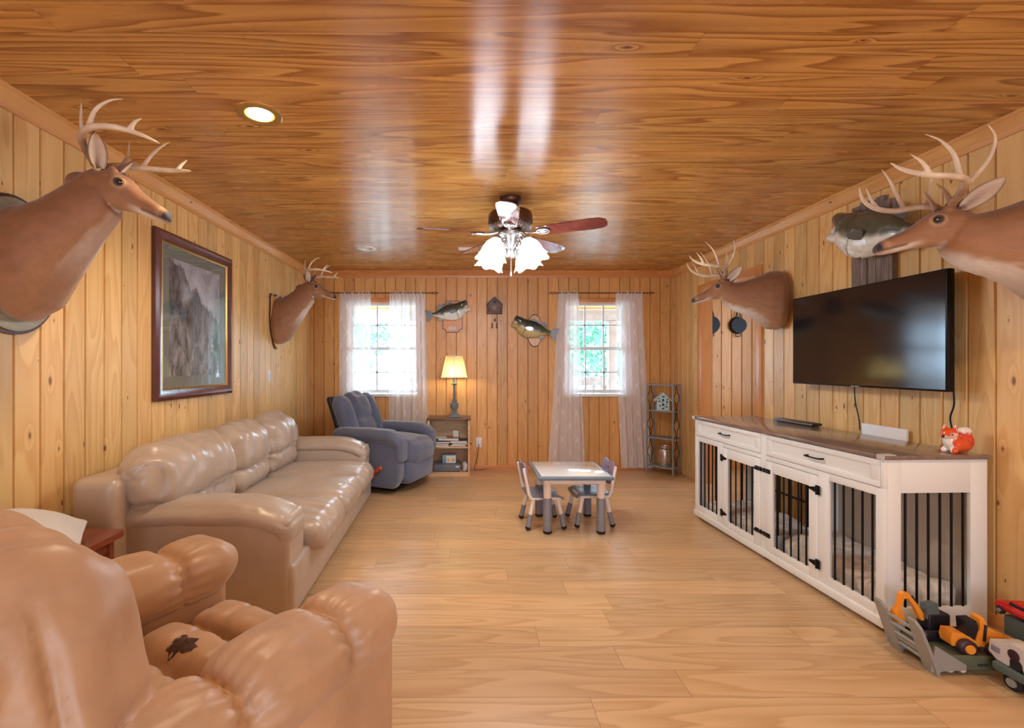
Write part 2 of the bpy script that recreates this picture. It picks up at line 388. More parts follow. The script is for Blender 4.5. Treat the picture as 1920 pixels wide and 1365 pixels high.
def copy_tree(o, parent=None):
    c = o.copy(); COL.objects.link(c); c.parent = parent
    for ch in o.children: copy_tree(ch, c)
    return c
def remesh(mb, name, mats, parent, voxel=.01, smooth=4, disp=None, colfn=None, factor=.5):
    """weld overlapping closed shapes into one continuous surface"""
    tmp = bpy.data.objects.new('tmp', mb.mesh('tmp', mats, False)); COL.objects.link(tmp)
    r = tmp.modifiers.new('r', 'REMESH'); r.mode = 'VOXEL'; r.voxel_size = voxel
    sm = tmp.modifiers.new('s', 'SMOOTH'); sm.factor = factor; sm.iterations = smooth
    bpy.context.view_layer.update(); dg = bpy.context.evaluated_depsgraph_get()
    me = bpy.data.meshes.new_from_object(tmp.evaluated_get(dg)); me.name = name
    bpy.data.objects.remove(tmp)
    if disp:
        nn = [v.normal.copy() for v in me.vertices]
        for v, n in zip(me.vertices, nn): v.co = v.co + n*disp(v.co, n)
    me.materials.clear(); me.materials.append(mats)
    if colfn:
        nn = [v.normal.copy() for v in me.vertices]
        at = me.color_attributes.new('Col', 'FLOAT_COLOR', 'POINT')
        at.data.foreach_set('color', [q for v, n in zip(me.vertices, nn) for q in (*colfn(v.co, n), 1)])
    me.polygons.foreach_set('use_smooth', [True]*len(me.polygons)); me.update()
    o = bpy.data.objects.new(name, me); COL.objects.link(o); o.parent = parent
    return o
def lerp(a, b, t): return a+(b-a)*t
def clamp(x, a=0., b=1.): return max(a, min(b, x))
def sst(a, b, x): x = clamp((x-a)/(b-a)); return x*x*(3-2*x)
def mixc(a, b, t): return tuple(lerp(p, q, t) for p, q in zip(a, b))

# ---------------------------------------------------------------- the room shell
GD, GW = .016, .0065
def boards(name, mat, a0, a1, b0, b1, fn, openings=(), pitch=PIT):
    """tongue and groove boards: V grooves every pitch along a; openings (a0,a1,b0,b1) are left out"""
    mb = MB(); pts = []
    i = math.ceil(a0/pitch)
    br = [(a0, 0.)]
    while i*pitch < a1:
        g = i*pitch
        for q, d in ((g-GW, 0.), (g-.0012, GD), (g+.0012, GD), (g+GW, 0.)):
            if a0 < q < a1: br.append((q, d))
        i += 1
    br.append((a1, 0.))
    def dep(a):
        for (p, d), (q, e) in zip(br, br[1:]):
            if p <= a <= q: return lerp(d, e, (a-p)/max(q-p, 1e-9))
        return 0.
    xs = sorted(set([p for p, _ in br]+[q for o in openings for q in o[:2] if a0 < q < a1]))
    for p, q in zip(xs, xs[1:]):
        mid = (p+q)/2; rs = [(b0, b1)]
        for o in openings:
            if o[0] < mid < o[1]:
                nr = []
                for lo, hi in rs:
                    if o[2] > lo: nr.append((lo, min(hi, o[2])))
                    if o[3] < hi: nr.append((max(lo, o[3]), hi))
                rs = [r for r in nr if r[1]-r[0] > 1e-5]
        d0, d1 = dep(p), dep(q)
        for lo, hi in rs: mb.quad(fn(p, d0, lo), fn(q, d1, lo), fn(q, d1, hi), fn(p, d0, hi))
    o = mb.build(name, mat, smooth=False); return tag(o, kind='structure')
WL = (-1.46, -.62, .935, 2.075)      # left window opening: x0,x1,z0,z1
WR = (1.265, 1.985, .935, 2.075)
DR = (4.165, 5.13, 0., 2.09)        # doorway in the right wall: y0,y1,z0,z1
boards('wall_left', M['wall_x'], YN, YB, 0, H, lambda a, d, b: Vector((XL-d, a, b)))
boards('wall_right', M['wall_x'], YN, YB, 0, H, lambda a, d, b: Vector((XR+d, a, b)), [DR])
boards('wall_back', M['wall_y'], XL, XR, 0, H, lambda a, d, b: Vector((a, YB+d, b)), [WL, WR])
boards('wall_near', M['wall_y'], XL, XR, 0, H, lambda a, d, b: Vector((a, YN-d, b)))
struct(MB().quad((XL-.3, YN-.3, 0), (4.3, YN-.3, 0), (4.3, YB+.15, 0), (XL-.3, YB+.15, 0)), 'floor', M['floor'], smooth=False)
CANS = [(-.966, 2.19), (-1.01, 4.72), (1.75, 1.0)]
cm = MB(); xs = sorted([XL-.3, 4.3]+[c[0]+s for c in CANS for s in (-.066, .066)]); ys = sorted([YN-.3, YB+.15]+[c[1]+s for c in CANS for s in (-.066, .066)])
for xa, xb in zip(xs, xs[1:]):
    for ya, yb in zip(ys, ys[1:]):
        if any(abs((xa+xb)/2-c[0]) < .05 and abs((ya+yb)/2-c[1]) < .05 for c in CANS): continue
        cm.quad((xa, ya, H), (xa, yb, H), (xb, yb, H), (xb, ya, H))
struct(cm, 'ceiling', M['ceil'], smooth=False)
# crown and base mouldings
def crown(name, mat, p0, p1, inward):
    prof = [(0, -.085), (.012, -.085), (.016, -.06), (.045, -.02), (.055, -.014), (.055, 0), (0, 0)]
    p0, p1, inward = Vector(p0), Vector(p1), Vector(inward)
    mb = MB(); mb.loft([[p+inward*a+Vector((0, 0, b)) for a, b in prof] for p in (p0, p1)]); return struct(mb, name, mat, smooth=False)
crown('trim_1', M['trim_y'], (XL, YN, H-.001), (XL, YB, H-.001), (1, 0, 0))
crown('trim_2', M['trim_y'], (XR, YN, H-.001), (XR, YB, H-.001), (-1, 0, 0))
crown('trim_3', M['trim_x'], (XL, YB, H-.001), (XR, YB, H-.001), (0, -1, 0))
struct(MB().box(XL, XL+.012, YN, YB, 0, .085, .003), 'baseboard_left', M['trim_y'])
struct(MB().box(XR-.012, XR, YN, DR[0]-.09, 0, .085, .003), 'baseboard_right', M['trim_y'])
struct(MB().box(XL+.013, XR-.013, YB-.012, YB, 0, .05, .003), 'baseboard_back', M['trim_x'])
# doorway casing and the side room behind it
mb = MB()
for ya, yb in ((DR[0]-.085, DR[0]), (DR[1], DR[1]+.085)): mb.box(XR-.014, XR+.002, ya, yb, 0, DR[3]+.085, .003)
mb.box(XR-.015, XR+.002, DR[0], DR[1], DR[3], DR[3]+.085, .003)
mb.box(XR, XR+.11, DR[0]-.018, DR[0], 0, DR[3]); mb.box(XR, XR+.11, DR[1], DR[1]+.018, 0, DR[3]); mb.box(XR, XR+.11, DR[0], DR[1], DR[3], DR[3]+.02)
struct(mb, 'door_1', M['trim_z'])
HX, HY0 = 4.1, 3.2
boards('wall_side_room_back', M['wall_x_b'] if 'wall_x_b' in M else M['wall_y'], XR+.11, HX, 0, H, lambda a, d, b: Vector((a, YB+d, b)))
boards('wall_side_room_right', M['wall_x'], HY0, YB, 0, H, lambda a, d, b: Vector((HX+d, a, b)))
boards('wall_side_room_near', M['wall_y'], XR+.11, HX, 0, H, lambda a, d, b: Vector((a, HY0-d, b)))
struct(MB().quad((XR+.112, HY0, 0), (XR+.112, DR[0], 0), (XR+.112, DR[0], H), (XR+.112, HY0, H)).quad((XR+.112, DR[1], 0), (XR+.112, YB, 0), (XR+.112, YB, H), (XR+.112, DR[1], H)).quad((XR+.112, DR[0], DR[3]), (XR+.112, DR[1], DR[3]), (XR+.112, DR[1], H), (XR+.112, DR[0], H)), 'wall_side_room_left', M['wall_x'], smooth=False)

# windows
def window(n, op, vbars):
    x0, x1, z0, z1 = op; y0 = YB
    root = MB()
    root.box(x0-.055, x0, y0-.012, y0+.008, z0-.02, z1+.06, .003); root.box(x1, x1+.055, y0-.012, y0+.008, z0-.02, z1+.06, .003)
    root.box(x0, x1, y0-.012, y0+.008, z1, z1+.06, .003)
    root.box(x0-.02, x0, y0, y0+.14, z0, z1); root.box(x1, x1+.02, y0, y0+.14, z0, z1); root.box(x0, x1, y0, y0+.14, z1, z1+.02); root.box(x0, x1, y0, y0+.14, z0-.02, z0)
    r = struct(root, 'window_%d' % n, M['trim_z'])
    f = MB(); zm = 1.505; fw = .03
    for zz0, zz1, yy in ((z0+.012, zm+.02, y0+.055), (zm-.02, z1, y0+.085)):
        f.box(x0, x0+fw, yy, yy+.028, zz0, zz1, .003); f.box(x1-fw, x1, yy, yy+.028, zz0, zz1, .003)
        f.box(x0+fw, x1-fw, yy, yy+.028, zz0, zz0+.04, .003); f.box(x0+fw, x1-fw, yy, yy+.028, zz1-(.04 if yy < y0+.06 else fw), zz1, .003)
        for xb in vbars: f.box(xb-.010, xb+.010, yy+.006, yy+.022, zz0+.03, zz1-.02)
        zc = (zz0+zz1)/2 if yy > y0+.06 else (zz0+zz1)/2-.03
        f.box(x0+fw, x1-fw, yy+.006, yy+.022, zc-.009+(.02 if yy > y0+.06 else 0), zc+.009+(.02 if yy > y0+.06 else 0))
    f.build('sash_frame', M['sash'], r)
    s = MB(); s.box(x0-.03, x1+.03, y0-.035, y0+.05, z0-.03, z0+.002, .004); s.build('window_sill', M['sash'], r)
    g = MB()
    for zz0, zz1, yy in ((z0+.05, zm, y0+.068), (zm, z1-.03, y0+.098)): g.quad((x0+fw, yy, zz0), (x1-fw, yy, zz0), (x1-fw, yy, zz1), (x0+fw, yy, zz1))
    g.build('pane', M['glass'], r, smooth=False)
window(1, WL, (-1.13, -.785)); window(2, WR, (1.495, 1.728))

# ---------------------------------------------------------------- outside: porch, lawn, trees
GZ = -.35
struct(MB().quad((-14, YB+.1, GZ), (16, YB+.1, GZ), (16, 40, GZ), (-14, 40, GZ)), 'ground', M['grass'], smooth=False)
struct(MB().box(-3.5, 4.6, YB+.15, YB+2.3, GZ+.01, -.03), 'porch_floor', M['porchw'])
rf = MB(); rf.add([(-3.5, YB+.16, 2.44), (4.6, YB+.16, 2.44), (4.6, YB+2.6, 2.23), (-3.5, YB+2.6, 2.23), (-3.5, YB+.16, 2.50), (4.6, YB+.16, 2.50), (4.6, YB+2.6, 2.29), (-3.5, YB+2.6, 2.29)], [(0, 1, 2, 3), (7, 6, 5, 4), (0, 4, 5, 1), (1, 5, 6, 2), (2, 6, 7, 3), (3, 7, 4, 0)]); struct(rf, 'porch_roof', M['porchc'], smooth=False)
struct(MB().box(-3.5, 4.6, YB+2.15, YB+2.28, 2.05, 2.235, .01), 'porch_beam', M['porchw'])
pp = thing('porch_post', 'square timber porch post seen through the right window', 'post', (2.49, YB+2.2, -.03))
MB().box(-.07, .07, -.07, .07, .01, 2.08, .008).build('shaft', M['porchw'], pp); MB().box(-.09, .09, -.09, .09, 0, .12, .006).build('post_base', M['porchw'], pp)
pr = thing('porch_railing', 'white timber porch railing with thin balusters outside both windows', 'railing', (0, YB+2.15, -.03))
MB().box(-3.4, 2.38, -.03, .03, .98, 1.12, .008).build('top_rail', M['porchw'], pr); MB().box(-3.4, 2.38, -.02, .02, .08, .14, .006).build('bottom_rail', M['porchw'], pr)
x = -3.3
while x < 2.38:
    MB().box(x-.018, x+.018, -.018, .018, .13, .99).build('baluster', M['porchw'], pr); x += .14
def tree(x, y, h, r, label, seed):
    random.seed(seed); t_ = thing('tree', label, 'tree', (x, y, GZ), 0, 'trees beyond the porch')
    MB().tube([(0, 0, 0), (.1, 0, h*.3), (0, .1, h*.62), (.05, 0, h*.85)], [.16, .12, .08, .03], 8).build('trunk', M['bark'], t_)
    m = MB()
    for c in range(16):
        cc = Vector((random.gauss(0, r*.5), random.gauss(0, r*.45), h*.62+random.gauss(0, r*.4)))
        for i in range(90):
            p = cc+Vector((random.gauss(0, r*.22), random.gauss(0, r*.22), random.gauss(0, r*.18)))
            a = Vector((random.uniform(-1, 1), random.uniform(-1, 1), random.uniform(-1, 1))).normalized()*.10
            b = a.cross(Vector((random.uniform(-1, 1), random.uniform(-1, 1), random.uniform(-1, 1)))).normalized()*.06
            m.quad(p-a, p+b, p+a, p-b)
    m.build('foliage', M['leaf'], t_, smooth=False)
tree(-3.6, 14.5, 4.2, 1.5, 'leafy green tree farthest left beyond the left window', 1)
tree(-.5, 19.5, 4.0, 1.4, 'leafy tree seen low in the middle of the left window', 2)
tree(3.0, 13.5, 3.6, 1.2, 'leafy bush like tree at the left of the right window', 3)
tree(4.7, 16, 3.4, 1.4, 'leafy tree directly behind the porch post', 4)
# ---------------------------------------------------------------- upholstery
def Rm(axis, deg, c=(0, 0, 0)):
    c = Vector(c); return Matrix.Translation(c) @ Matrix.Rotation(math.radians(deg), 4, axis) @ Matrix.Translation(-c)
def wr(seed, amp=.004, f=8.):
    o = Vector((seed*7.1, seed*3.3, seed*1.7))
    def fn(p, n):
        a = amp*(noise.noise(p*f+o)+.5*noise.noise(p*f*2.3+o))
        if seed < 50:       # leather: fine creases
            q = Vector((p.x*9, p.y*9, p.z*13))+o+.6*Vector((noise.noise(p*5+o), noise.noise(p*5-o), 0))
            v = abs(noise.noise(q)); m = sst(-.05, .35, noise.noise(p*4+o*2))
            a -= .0040*math.exp(-(v/.05)**2)*m
            v = abs(noise.noise(q*2.3)); a -= .0018*math.exp(-(v/.07)**2)*m
        return a
    return fn
# three seat sofa along the left wall, local +x is its front
sofa = thing('sofa', 'long tan leather three seat sofa against the left wall under the framed picture', 'sofa', (-1.39, 3.425, 0), math.radians(1.8))
MB().soft((.0, 0, .175), (1.0, 2.24, .27), .03, 2, 4).build('base', M['tan'], sofa)
MB().soft((-.41, -.05, .43), (.22, 2.32, .66), .05, 3, 6).build('back_frame', M['tan'], sofa)
def sofa_arm(sg):
    yc = sg*1.005
    a = MB(); a.soft((.02, yc, .29), (.92, .25, .50), .03, 3, 4)
    a.soft((.435, yc, .28), (.07, .20, .46), .025, 3, 3)
    arm = a.build('arm', M['tan'], sofa)
    p = MB()
    def droop(q):
        q = q.copy(); t = sst(.18, .56, q.x); q.z -= .085*t*t; q.y *= 1+.10*t; 
        t2 = sst(-.1, -.5, q.x); q.z -= .02*t2
        return q
    p.soft((-.015, yc, .545), (1.00, .26, .12), .058, 4, 10, (.01, .012, .02), warp=droop)
    p.soft((.44, yc, .455), (.10, .255, .11), .045, 4, 4)
    remesh(p, 'arm_pad', M['tan'], arm, .011, 5, lambda c, n: wr(3+sg, .004, 7)(c, n)+.0025*math.sin(c.x*70+4*noise.noise(c*5))*sst(.3, .5, c.x))
sofa_arm(-1); sofa_arm(1)
for i, yc in enumerate((-.575, 0, .575)):
    m = MB()
    m.soft((.16, yc, .345), (.80, .565, .16), .06, 4, 8, (.02, .004, .03))
    fx = .0 if i == 2 else 1.
    m.soft((.50, yc, .33), (.16, .55, .16), .07, 4, 4)
    remesh(m, 'seat_cushion', M['tan'], sofa, .012, 4, lambda c, n, s=i: wr(s+11, .005, 6)(c, n)+.0022*math.sin(c.y*55+6*noise.noise(c*4+Vector((s, 0, 0))))*sst(.0, .3, c.x))
def back_cushion(yc, seed, near=False):
    m = MB(); T = Rm('Y', -13, (-.30, yc, .45))
    wd = .80 if near else .575
    m.soft((-.20, yc, .68), (.27, wd, .36), .125, 6, 5, (.03, .02, .02), T=T)
    m.soft((-.205, yc, .50), (.20, wd-.03, .22), .09, 5, 5, (.02, .0, .0), T=T)
    def d(c, n):
        a = wr(seed, .009, 6)(c, n)
        k = sst(.70, .90, c.z)*.8+sst(.64, .56, c.z)*.5*sst(.48, .56, c.z)
        e = sst(.14, .28, abs(c.y-yc))*.8
        fan = (c.y-yc)*(34+50*(1.0-c.z))+7*noise.noise(c*4+Vector((seed, 0, 0)))
        a += .0085*math.sin(fan)*max(k, e)-.006*math.exp(-(math.sin(fan*.5+1+3*noise.noise(c*6))/.22)**2)*max(k, e)
        a -= .012*math.exp(-((c.z-.60-.02*math.sin((c.y-yc)*9))/.012)**2)
        return a
    remesh(m, 'back_cushion', M['tan'], sofa, .0115, 5, d)
back_cushion(-.73, 1, True); back_cushion(-.03, 2); back_cushion(.60, 3)

# big worn recliner in the foreground, local +x is its front, -y its right hand (near) side
TH = math.radians(60)
rec = thing('leather_recliner', 'big puffy worn tan recliner in the foreground with a torn seat', 'armchair', (-.835, 1.20, 0), TH)
MB().soft((.0, 0, .22), (.84, .90, .36), .04, 3, 4).build('base', M['tan2'], rec)
def rec_arm(sg):
    yc = sg*.375
    pn = MB().soft((.0, yc+sg*.012, .30), (.86, .205, .52), .035, 3, 5).build('arm', M['tan2'], rec)
    p = MB()
    p.soft((.35, yc, .575), (.24, .25, .17), .084, 6, 3, (.02, .01, .010))
    p.soft((.125, yc, .57), (.31, .26, .17), .084, 6, 4, (.0, .012, .016))
    p.soft((-.16, yc, .56), (.31, .25, .17), .084, 6, 4, (.0, .01, .014))
    p.soft((.06, yc, .535), (.72, .235, .10), .04, 4, 6)
    def d(c, n):
        a = wr(20+sg, .006, 7)(c, n)
        for s in (.26, -.02):
            u = abs(c.x-s); a -= .006*math.exp(-(u/.012)**2)
            a += .0035*math.sin(math.atan2(c.y-yc, c.z-.5)*26+3*noise.noise(c*6))*math.exp(-(u/.07)**2)*(1 if u > .01 else .3)
        return a
    remesh(p, 'arm_pad', M['tan2'], pn, .010, 4, d)
rec_arm(-1); rec_arm(1)
# quilted seat and footrest
p = MB()
p.soft((.33, 0, .40), (.20, .52, .16), .07, 5, 4, (.02, 0, .035))
p.soft((.155, 0, .405), (.19, .52, .16), .07, 5, 4, (0, 0, .035))
p.soft((-.035, 0, .41), (.22, .52, .16), .07, 5, 4, (0, 0, .03))
p.soft((-.2, 0, .42), (.2, .52, .16), .07, 5, 4, (0, 0, .02))
p.soft((.40, 0, .25), (.12, .50, .34), .05, 4, 5, (.02, 0, 0))
def d(c, n):
    a = wr(31, .006, 7)(c, n)
    for s in (.25, .06):
        u = abs(c.x-s); a -= .012*math.exp(-(u/.010)**2)*sst(.38, .44, c.z)
        a += .004*math.sin(c.y*60+4*noise.noise(c*6))*math.exp(-(u/.06)**2)
    for s in (.09, -.10):
        a -= .010*math.exp(-((c.y-s)/.012)**2)*sst(.38, .44, c.z)*sst(-.1, .1, c.x)
    return a
seat = remesh(p, 'seat', M['tan2'], rec, .010, 4, d)
tz = max(v.co.z for v in seat.data.vertices if abs(v.co.x-.155) < .02 and abs(v.co.y-.03) < .03)
tm = MB(); random.seed(3); cols = 16
from mathutils.bvhtree import BVHTree
bv = BVHTree.FromPolygons([v.co for v in seat.data.vertices], [tuple(q.vertices) for q in seat.data.polygons])
outline = []
for j in range(22):
    a = 2*PI*j/22; r_ = 1+.45*(random.random()-.5)*(1.6 if j % 2 else .6)
    outline.append((.155+.045*r_*math.sin(a)*.62, .035+.055*r_*math.cos(a)))
ring0, ring1 = [], []
for (x_, y_) in outline:
    hz = bv.ray_cast(Vector((x_-.03, y_, 1)), Vector((0, 0, -1)))[0]; ring0.append(hz+Vector((0, 0, .0015)))
    xi, yi = lerp(x_, .155, .55), lerp(y_, .035, .55); hz = bv.ray_cast(Vector((xi-.03, yi, 1)), Vector((0, 0, -1)))[0]; ring1.append(hz+Vector((0, 0, .003+.003*random.random())))
hz = bv.ray_cast(Vector((.125, .035, 1)), Vector((0, 0, -1)))[0]+Vector((0, 0, .002))
tm.add(ring0+ring1+[hz], [(i, (i+1) % 22, 22+(i+1) % 22, 22+i) for i in range(22)]+[(22+i, 22+(i+1) % 22, 44) for i in range(22)])
to = tm.build('torn_patch', M['tear'], seat); tag(to, 'dark torn hole in the seat leather')
# puffy backrest
p = MB(); T = Rm('Y', -4, (-.25, 0, .45))
def bw(q):
    q = q.copy(); q.y *= lerp(1.26, .76, clamp((q.z+.36)/.66)); return q
p.soft((-.25, 0, .65), (.27, .80, .62), .125, 6, 8, (.035, .02, .03), T=T, warp=bw)
p.soft((-.38, 0, .54), (.18, .70, .68), .08, 5, 6, (0.02, .01, .0), T=T)
def d(c, n):
    a = wr(41, .008, 5)(c, n)
    q = T.inverted() @ c
    e = sst(.26, .38, abs(q.y))
    u = q.x+.275
    a += .009*math.sin(q.z*46+7*noise.noise(c*4))*e*sst(.02, .08, u)
    a -= .020*math.exp(-((u-.0)/.013)**2)*e*sst(.98, .85, q.z)
    a -= .016*math.exp(-((q.z-.66)/.014)**2)*e*sst(.0, .04, u)
    a += .004*math.sin(q.y*48+5*noise.noise(c*4))*sst(.82, .95, q.z)
    return a
remesh(p, 'backrest', M['tan2'], rec, .0105, 4, d)
MB().soft((-.36, 0, .35), (.10, .74, .44), .04, 3, 3).build('back_panel', M['tan2'], rec)

# slate blue rocker recliner in the far left corner
br_ = thing('fabric_recliner', 'slate blue fabric recliner in the far left corner by the window', 'armchair', (-.87, 5.10, 0), math.radians(-22))
MB().soft((-.02, 0, .045), (.60, .56, .05), .02, 2, 2).build('rocker_base', M['black'], br_)
for sg in (-1, 1):
    yc = sg*.33
    def wp(q):
        q = q.copy(); t = sst(-.1, -.26, q.z); q.x -= .06*t*(1 if q.x > 0 else -.3); return q
    a = MB().soft((.0, yc, .31), (.76, .13, .48), .03, 3, 6, warp=wp).build('arm', M['blue'], br_)
    p = MB()
    def dr(q):
        q = q.copy(); t = sst(.2, .42, q.x); q.z -= .07*t*t; return q
    p.soft((.0, yc+sg*.005, .585), (.82, .19, .12), .058, 5, 8, (0, 0, .012), warp=dr)
    p.soft((.375, yc, .46), (.075, .16, .24), .035, 4, 4)
    remesh(p, 'arm_pad', M['blue'], a, .01, 5, wr(51+sg, .004, 7))
p = MB(); p.soft((.12, 0, .44), (.66, .52, .17), .075, 5, 6, (.04, 0, .05)); p.soft((.36, 0, .37), (.22, .52, .20), .09, 5, 5, (.03, 0, 0))
remesh(p, 'seat', M['blue'], br_, .011, 4, wr(61, .005, 6))
MB().soft((.34, 0, .22), (.20, .54, .26), .07, 5, 5, (.035, 0, 0)).build('footrest', M['blue'], br_, angle=80)
p = MB(); T = Rm('Y', -21, (-.18, 0, .45))
def fan(q):
    q = q.copy(); q.y *= .86+.20*clamp((q.z+.2)/.5)
    return q
p.soft((-.25, .235, .72), (.17, .19, .60), .08, 5, 8, (.03, .0, .02), T=T, warp=fan)
p.soft((-.25, -.235, .72), (.17, .19, .60), .08, 5, 8, (.03, .0, .02), T=T, warp=fan)
p.soft((-.245, 0, .87), (.20, .34, .32), .095, 6, 5, (.03, 0, .03), T=T)
p.soft((-.245, 0, .61), (.18, .34, .30), .08, 6, 5, (.02, 0, .0), T=T)
def d(c, n):
    q = T.inverted() @ c
    a = wr(71, .005, 6)(c, n)+.005*math.sin(q.y*40+5*noise.noise(c*4))*sst(.8, .95, q.z)*sst(.2, .1, abs(q.y))
    a -= .008*math.exp(-((abs(q.y)-(.10-.9*(q.z-.74)))/.010)**2)*sst(.76, .70, q.z)*(1 if q.x > -.25 else 0)
    return a
remesh(p, 'backrest', M['blue'], br_, .0105, 4, d)
p = MB(); p.soft((-.34, 0, .68), (.06, .62, .74), .025, 3, 3, T=T); p.build('back_shell', M['navy'], br_)
hd = MB(); hd.tube([(.10, -.41, .22), (.20, -.43, .285)], .017, 10); hd.box(.055, .105, -.425, -.39, .17, .23, .008)
tag(hd.build('recline_handle', M['cork'], br_), 'orange wooden lever handle')

# wooden side table and cushion between sofa and foreground recliner
st = thing('side_table', 'small reddish wooden side table between the sofa and the foreground recliner', 'table', (-1.74, 1.93, 0))
poly = []
for cx_, cy_, a0 in ((.175, .155, 0), (-.175, .155, 90), (-.175, -.155, 180), (.175, -.155, 270)):
    for k in range(7): a = math.radians(a0+15*k); poly.append((cx_+.035*math.cos(a), cy_+.035*math.sin(a)))
MB().prism(poly, .535, .56, lambda a, b, c: (a, b, c)).build('table_top', M['redwood'], st, angle=30)
MB().box(-.17, .17, -.15, .15, .475, .535, .004).build('apron', M['redwood'], st)
for sx in (-1, 1):
    for sy in (-1, 1): MB().tube([(sx*.165, sy*.145, 0), (sx*.16, sy*.14, .30), (sx*.16, sy*.14, .53)], [.013, .022, .02], 10).build('leg', M['redwood'], st)
MB().box(-.15, .15, -.13, .13, .16, .18, .004).build('shelf', M['redwood'], st)
cu = thing('cushion', 'flat pale grey piped cushion lying on the wooden side table', 'cushion', (-1.715, 1.84, .655), 0, rot=(0, math.radians(17), math.radians(35)))
def pil(q):
    q = q.copy(); u, v = abs(q.x)/.165, abs(q.y)/.165; k = (1-min(1, u)**2.5)*(1-min(1, v)**2.5); q.z *= .22+.9*k
    return q
MB().soft((0, 0, 0), (.34, .34, .12), .02, 3, 12, warp=pil).build('cover', M['pillow'], cu, angle=80)
MB().tube([(x_, y_, 0) for x_, y_ in ((.169, -.169), (.165, 0), (.169, .169), (0, .165), (-.169, .169), (-.165, 0), (-.169, -.169), (0, -.165), (.169, -.169))], .006, 6).build('piping', M['pillow'], cu)
# ---------------------------------------------------------------- trophies: deer
BACK, SIDE, PALE, WHITE_, DARK = s2l((108, 70, 40)), s2l((152, 102, 60)), s2l((196, 160, 118)), s2l((232, 222, 206)), s2l((92, 62, 48))
NECK_UP = [(0, .22, 0, -.24, .14), (.03, .235, .06, -.265, .17), (.09, .24, .155, -.215, .165), (.15, .27, .215, -.12, .14), (.21, .315, .285, -.01, .115), (.26, .355, .345, .085, .095), (.30, .39, .395, .155, .082), (.335, .41, .425, .20, .07)]
NECK_LOW = [(0, .19, 0, -.21, .14), (.035, .235, .05, -.25, .175), (.11, .24, .13, -.24, .18), (.19, .205, .21, -.165, .155), (.27, .175, .29, -.115, .125), (.34, .16, .37, -.08, .105), (.39, .16, .415, -.045, .088), (.42, .155, .445, -.015, .072), (.44, .145, .46, .01, .055)]
HEAD = [(-.01, .025, -.055, .045), (.03, .052, -.085, .064), (.07, .064, -.095, .068), (.11, .066, -.088, .066), (.14, .056, -.078, .056), (.17, .042, -.068, .047), (.21, .029, -.058, .039), (.25, .024, -.054, .037), (.285, .019, -.052, .036), (.315, .013, -.048, .034), (.334, .002, -.040, .027), (.343, -.010, -.030, .014)]
ANT_A = dict(beam=[(.355, .035, .415), (.345, .08, .455), (.37, .15, .485), (.44, .20, .50), (.53, .21, .50), (.61, .18, .49), (.665, .14, .475)],
    tines=[[(.365, .13, .475), (.375, .16, .54), (.38, .165, .615)], [(.42, .19, .497), (.455, .205, .565), (.505, .20, .61), (.55, .185, .628)], [(.575, .197, .495), (.60, .20, .53), (.625, .195, .55)]])
ANT_B = dict(beam=[(.445, .035, .195), (.44, .10, .235), (.465, .175, .26), (.53, .225, .265), (.61, .22, .285), (.67, .19, .325), (.70, .15, .375)],
    tines=[[(.445, .145, .25), (.41, .20, .32), (.395, .215, .40), (.41, .20, .465)], [(.50, .21, .262), (.525, .225, .35), (.56, .21, .42), (.60, .185, .465)], [(.60, .222, .282), (.625, .225, .335), (.655, .20, .385)], [(.45, .05, .205), (.475, .055, .26), (.50, .045, .30)]])
def ell(pt, pb, hw, n=26, e=.9):
    c = (Vector(pt)+Vector(pb))/2; u = (Vector(pt)-Vector(pb))/2; out = []
    for j in range(n):
        a = 2*PI*j/n; cs, sn = math.cos(a), math.sin(a)
        out.append(c+u*math.copysign(abs(cs)**e, cs)+Vector((0, hw*math.copysign(abs(sn)**e, sn), 0)))
    return out
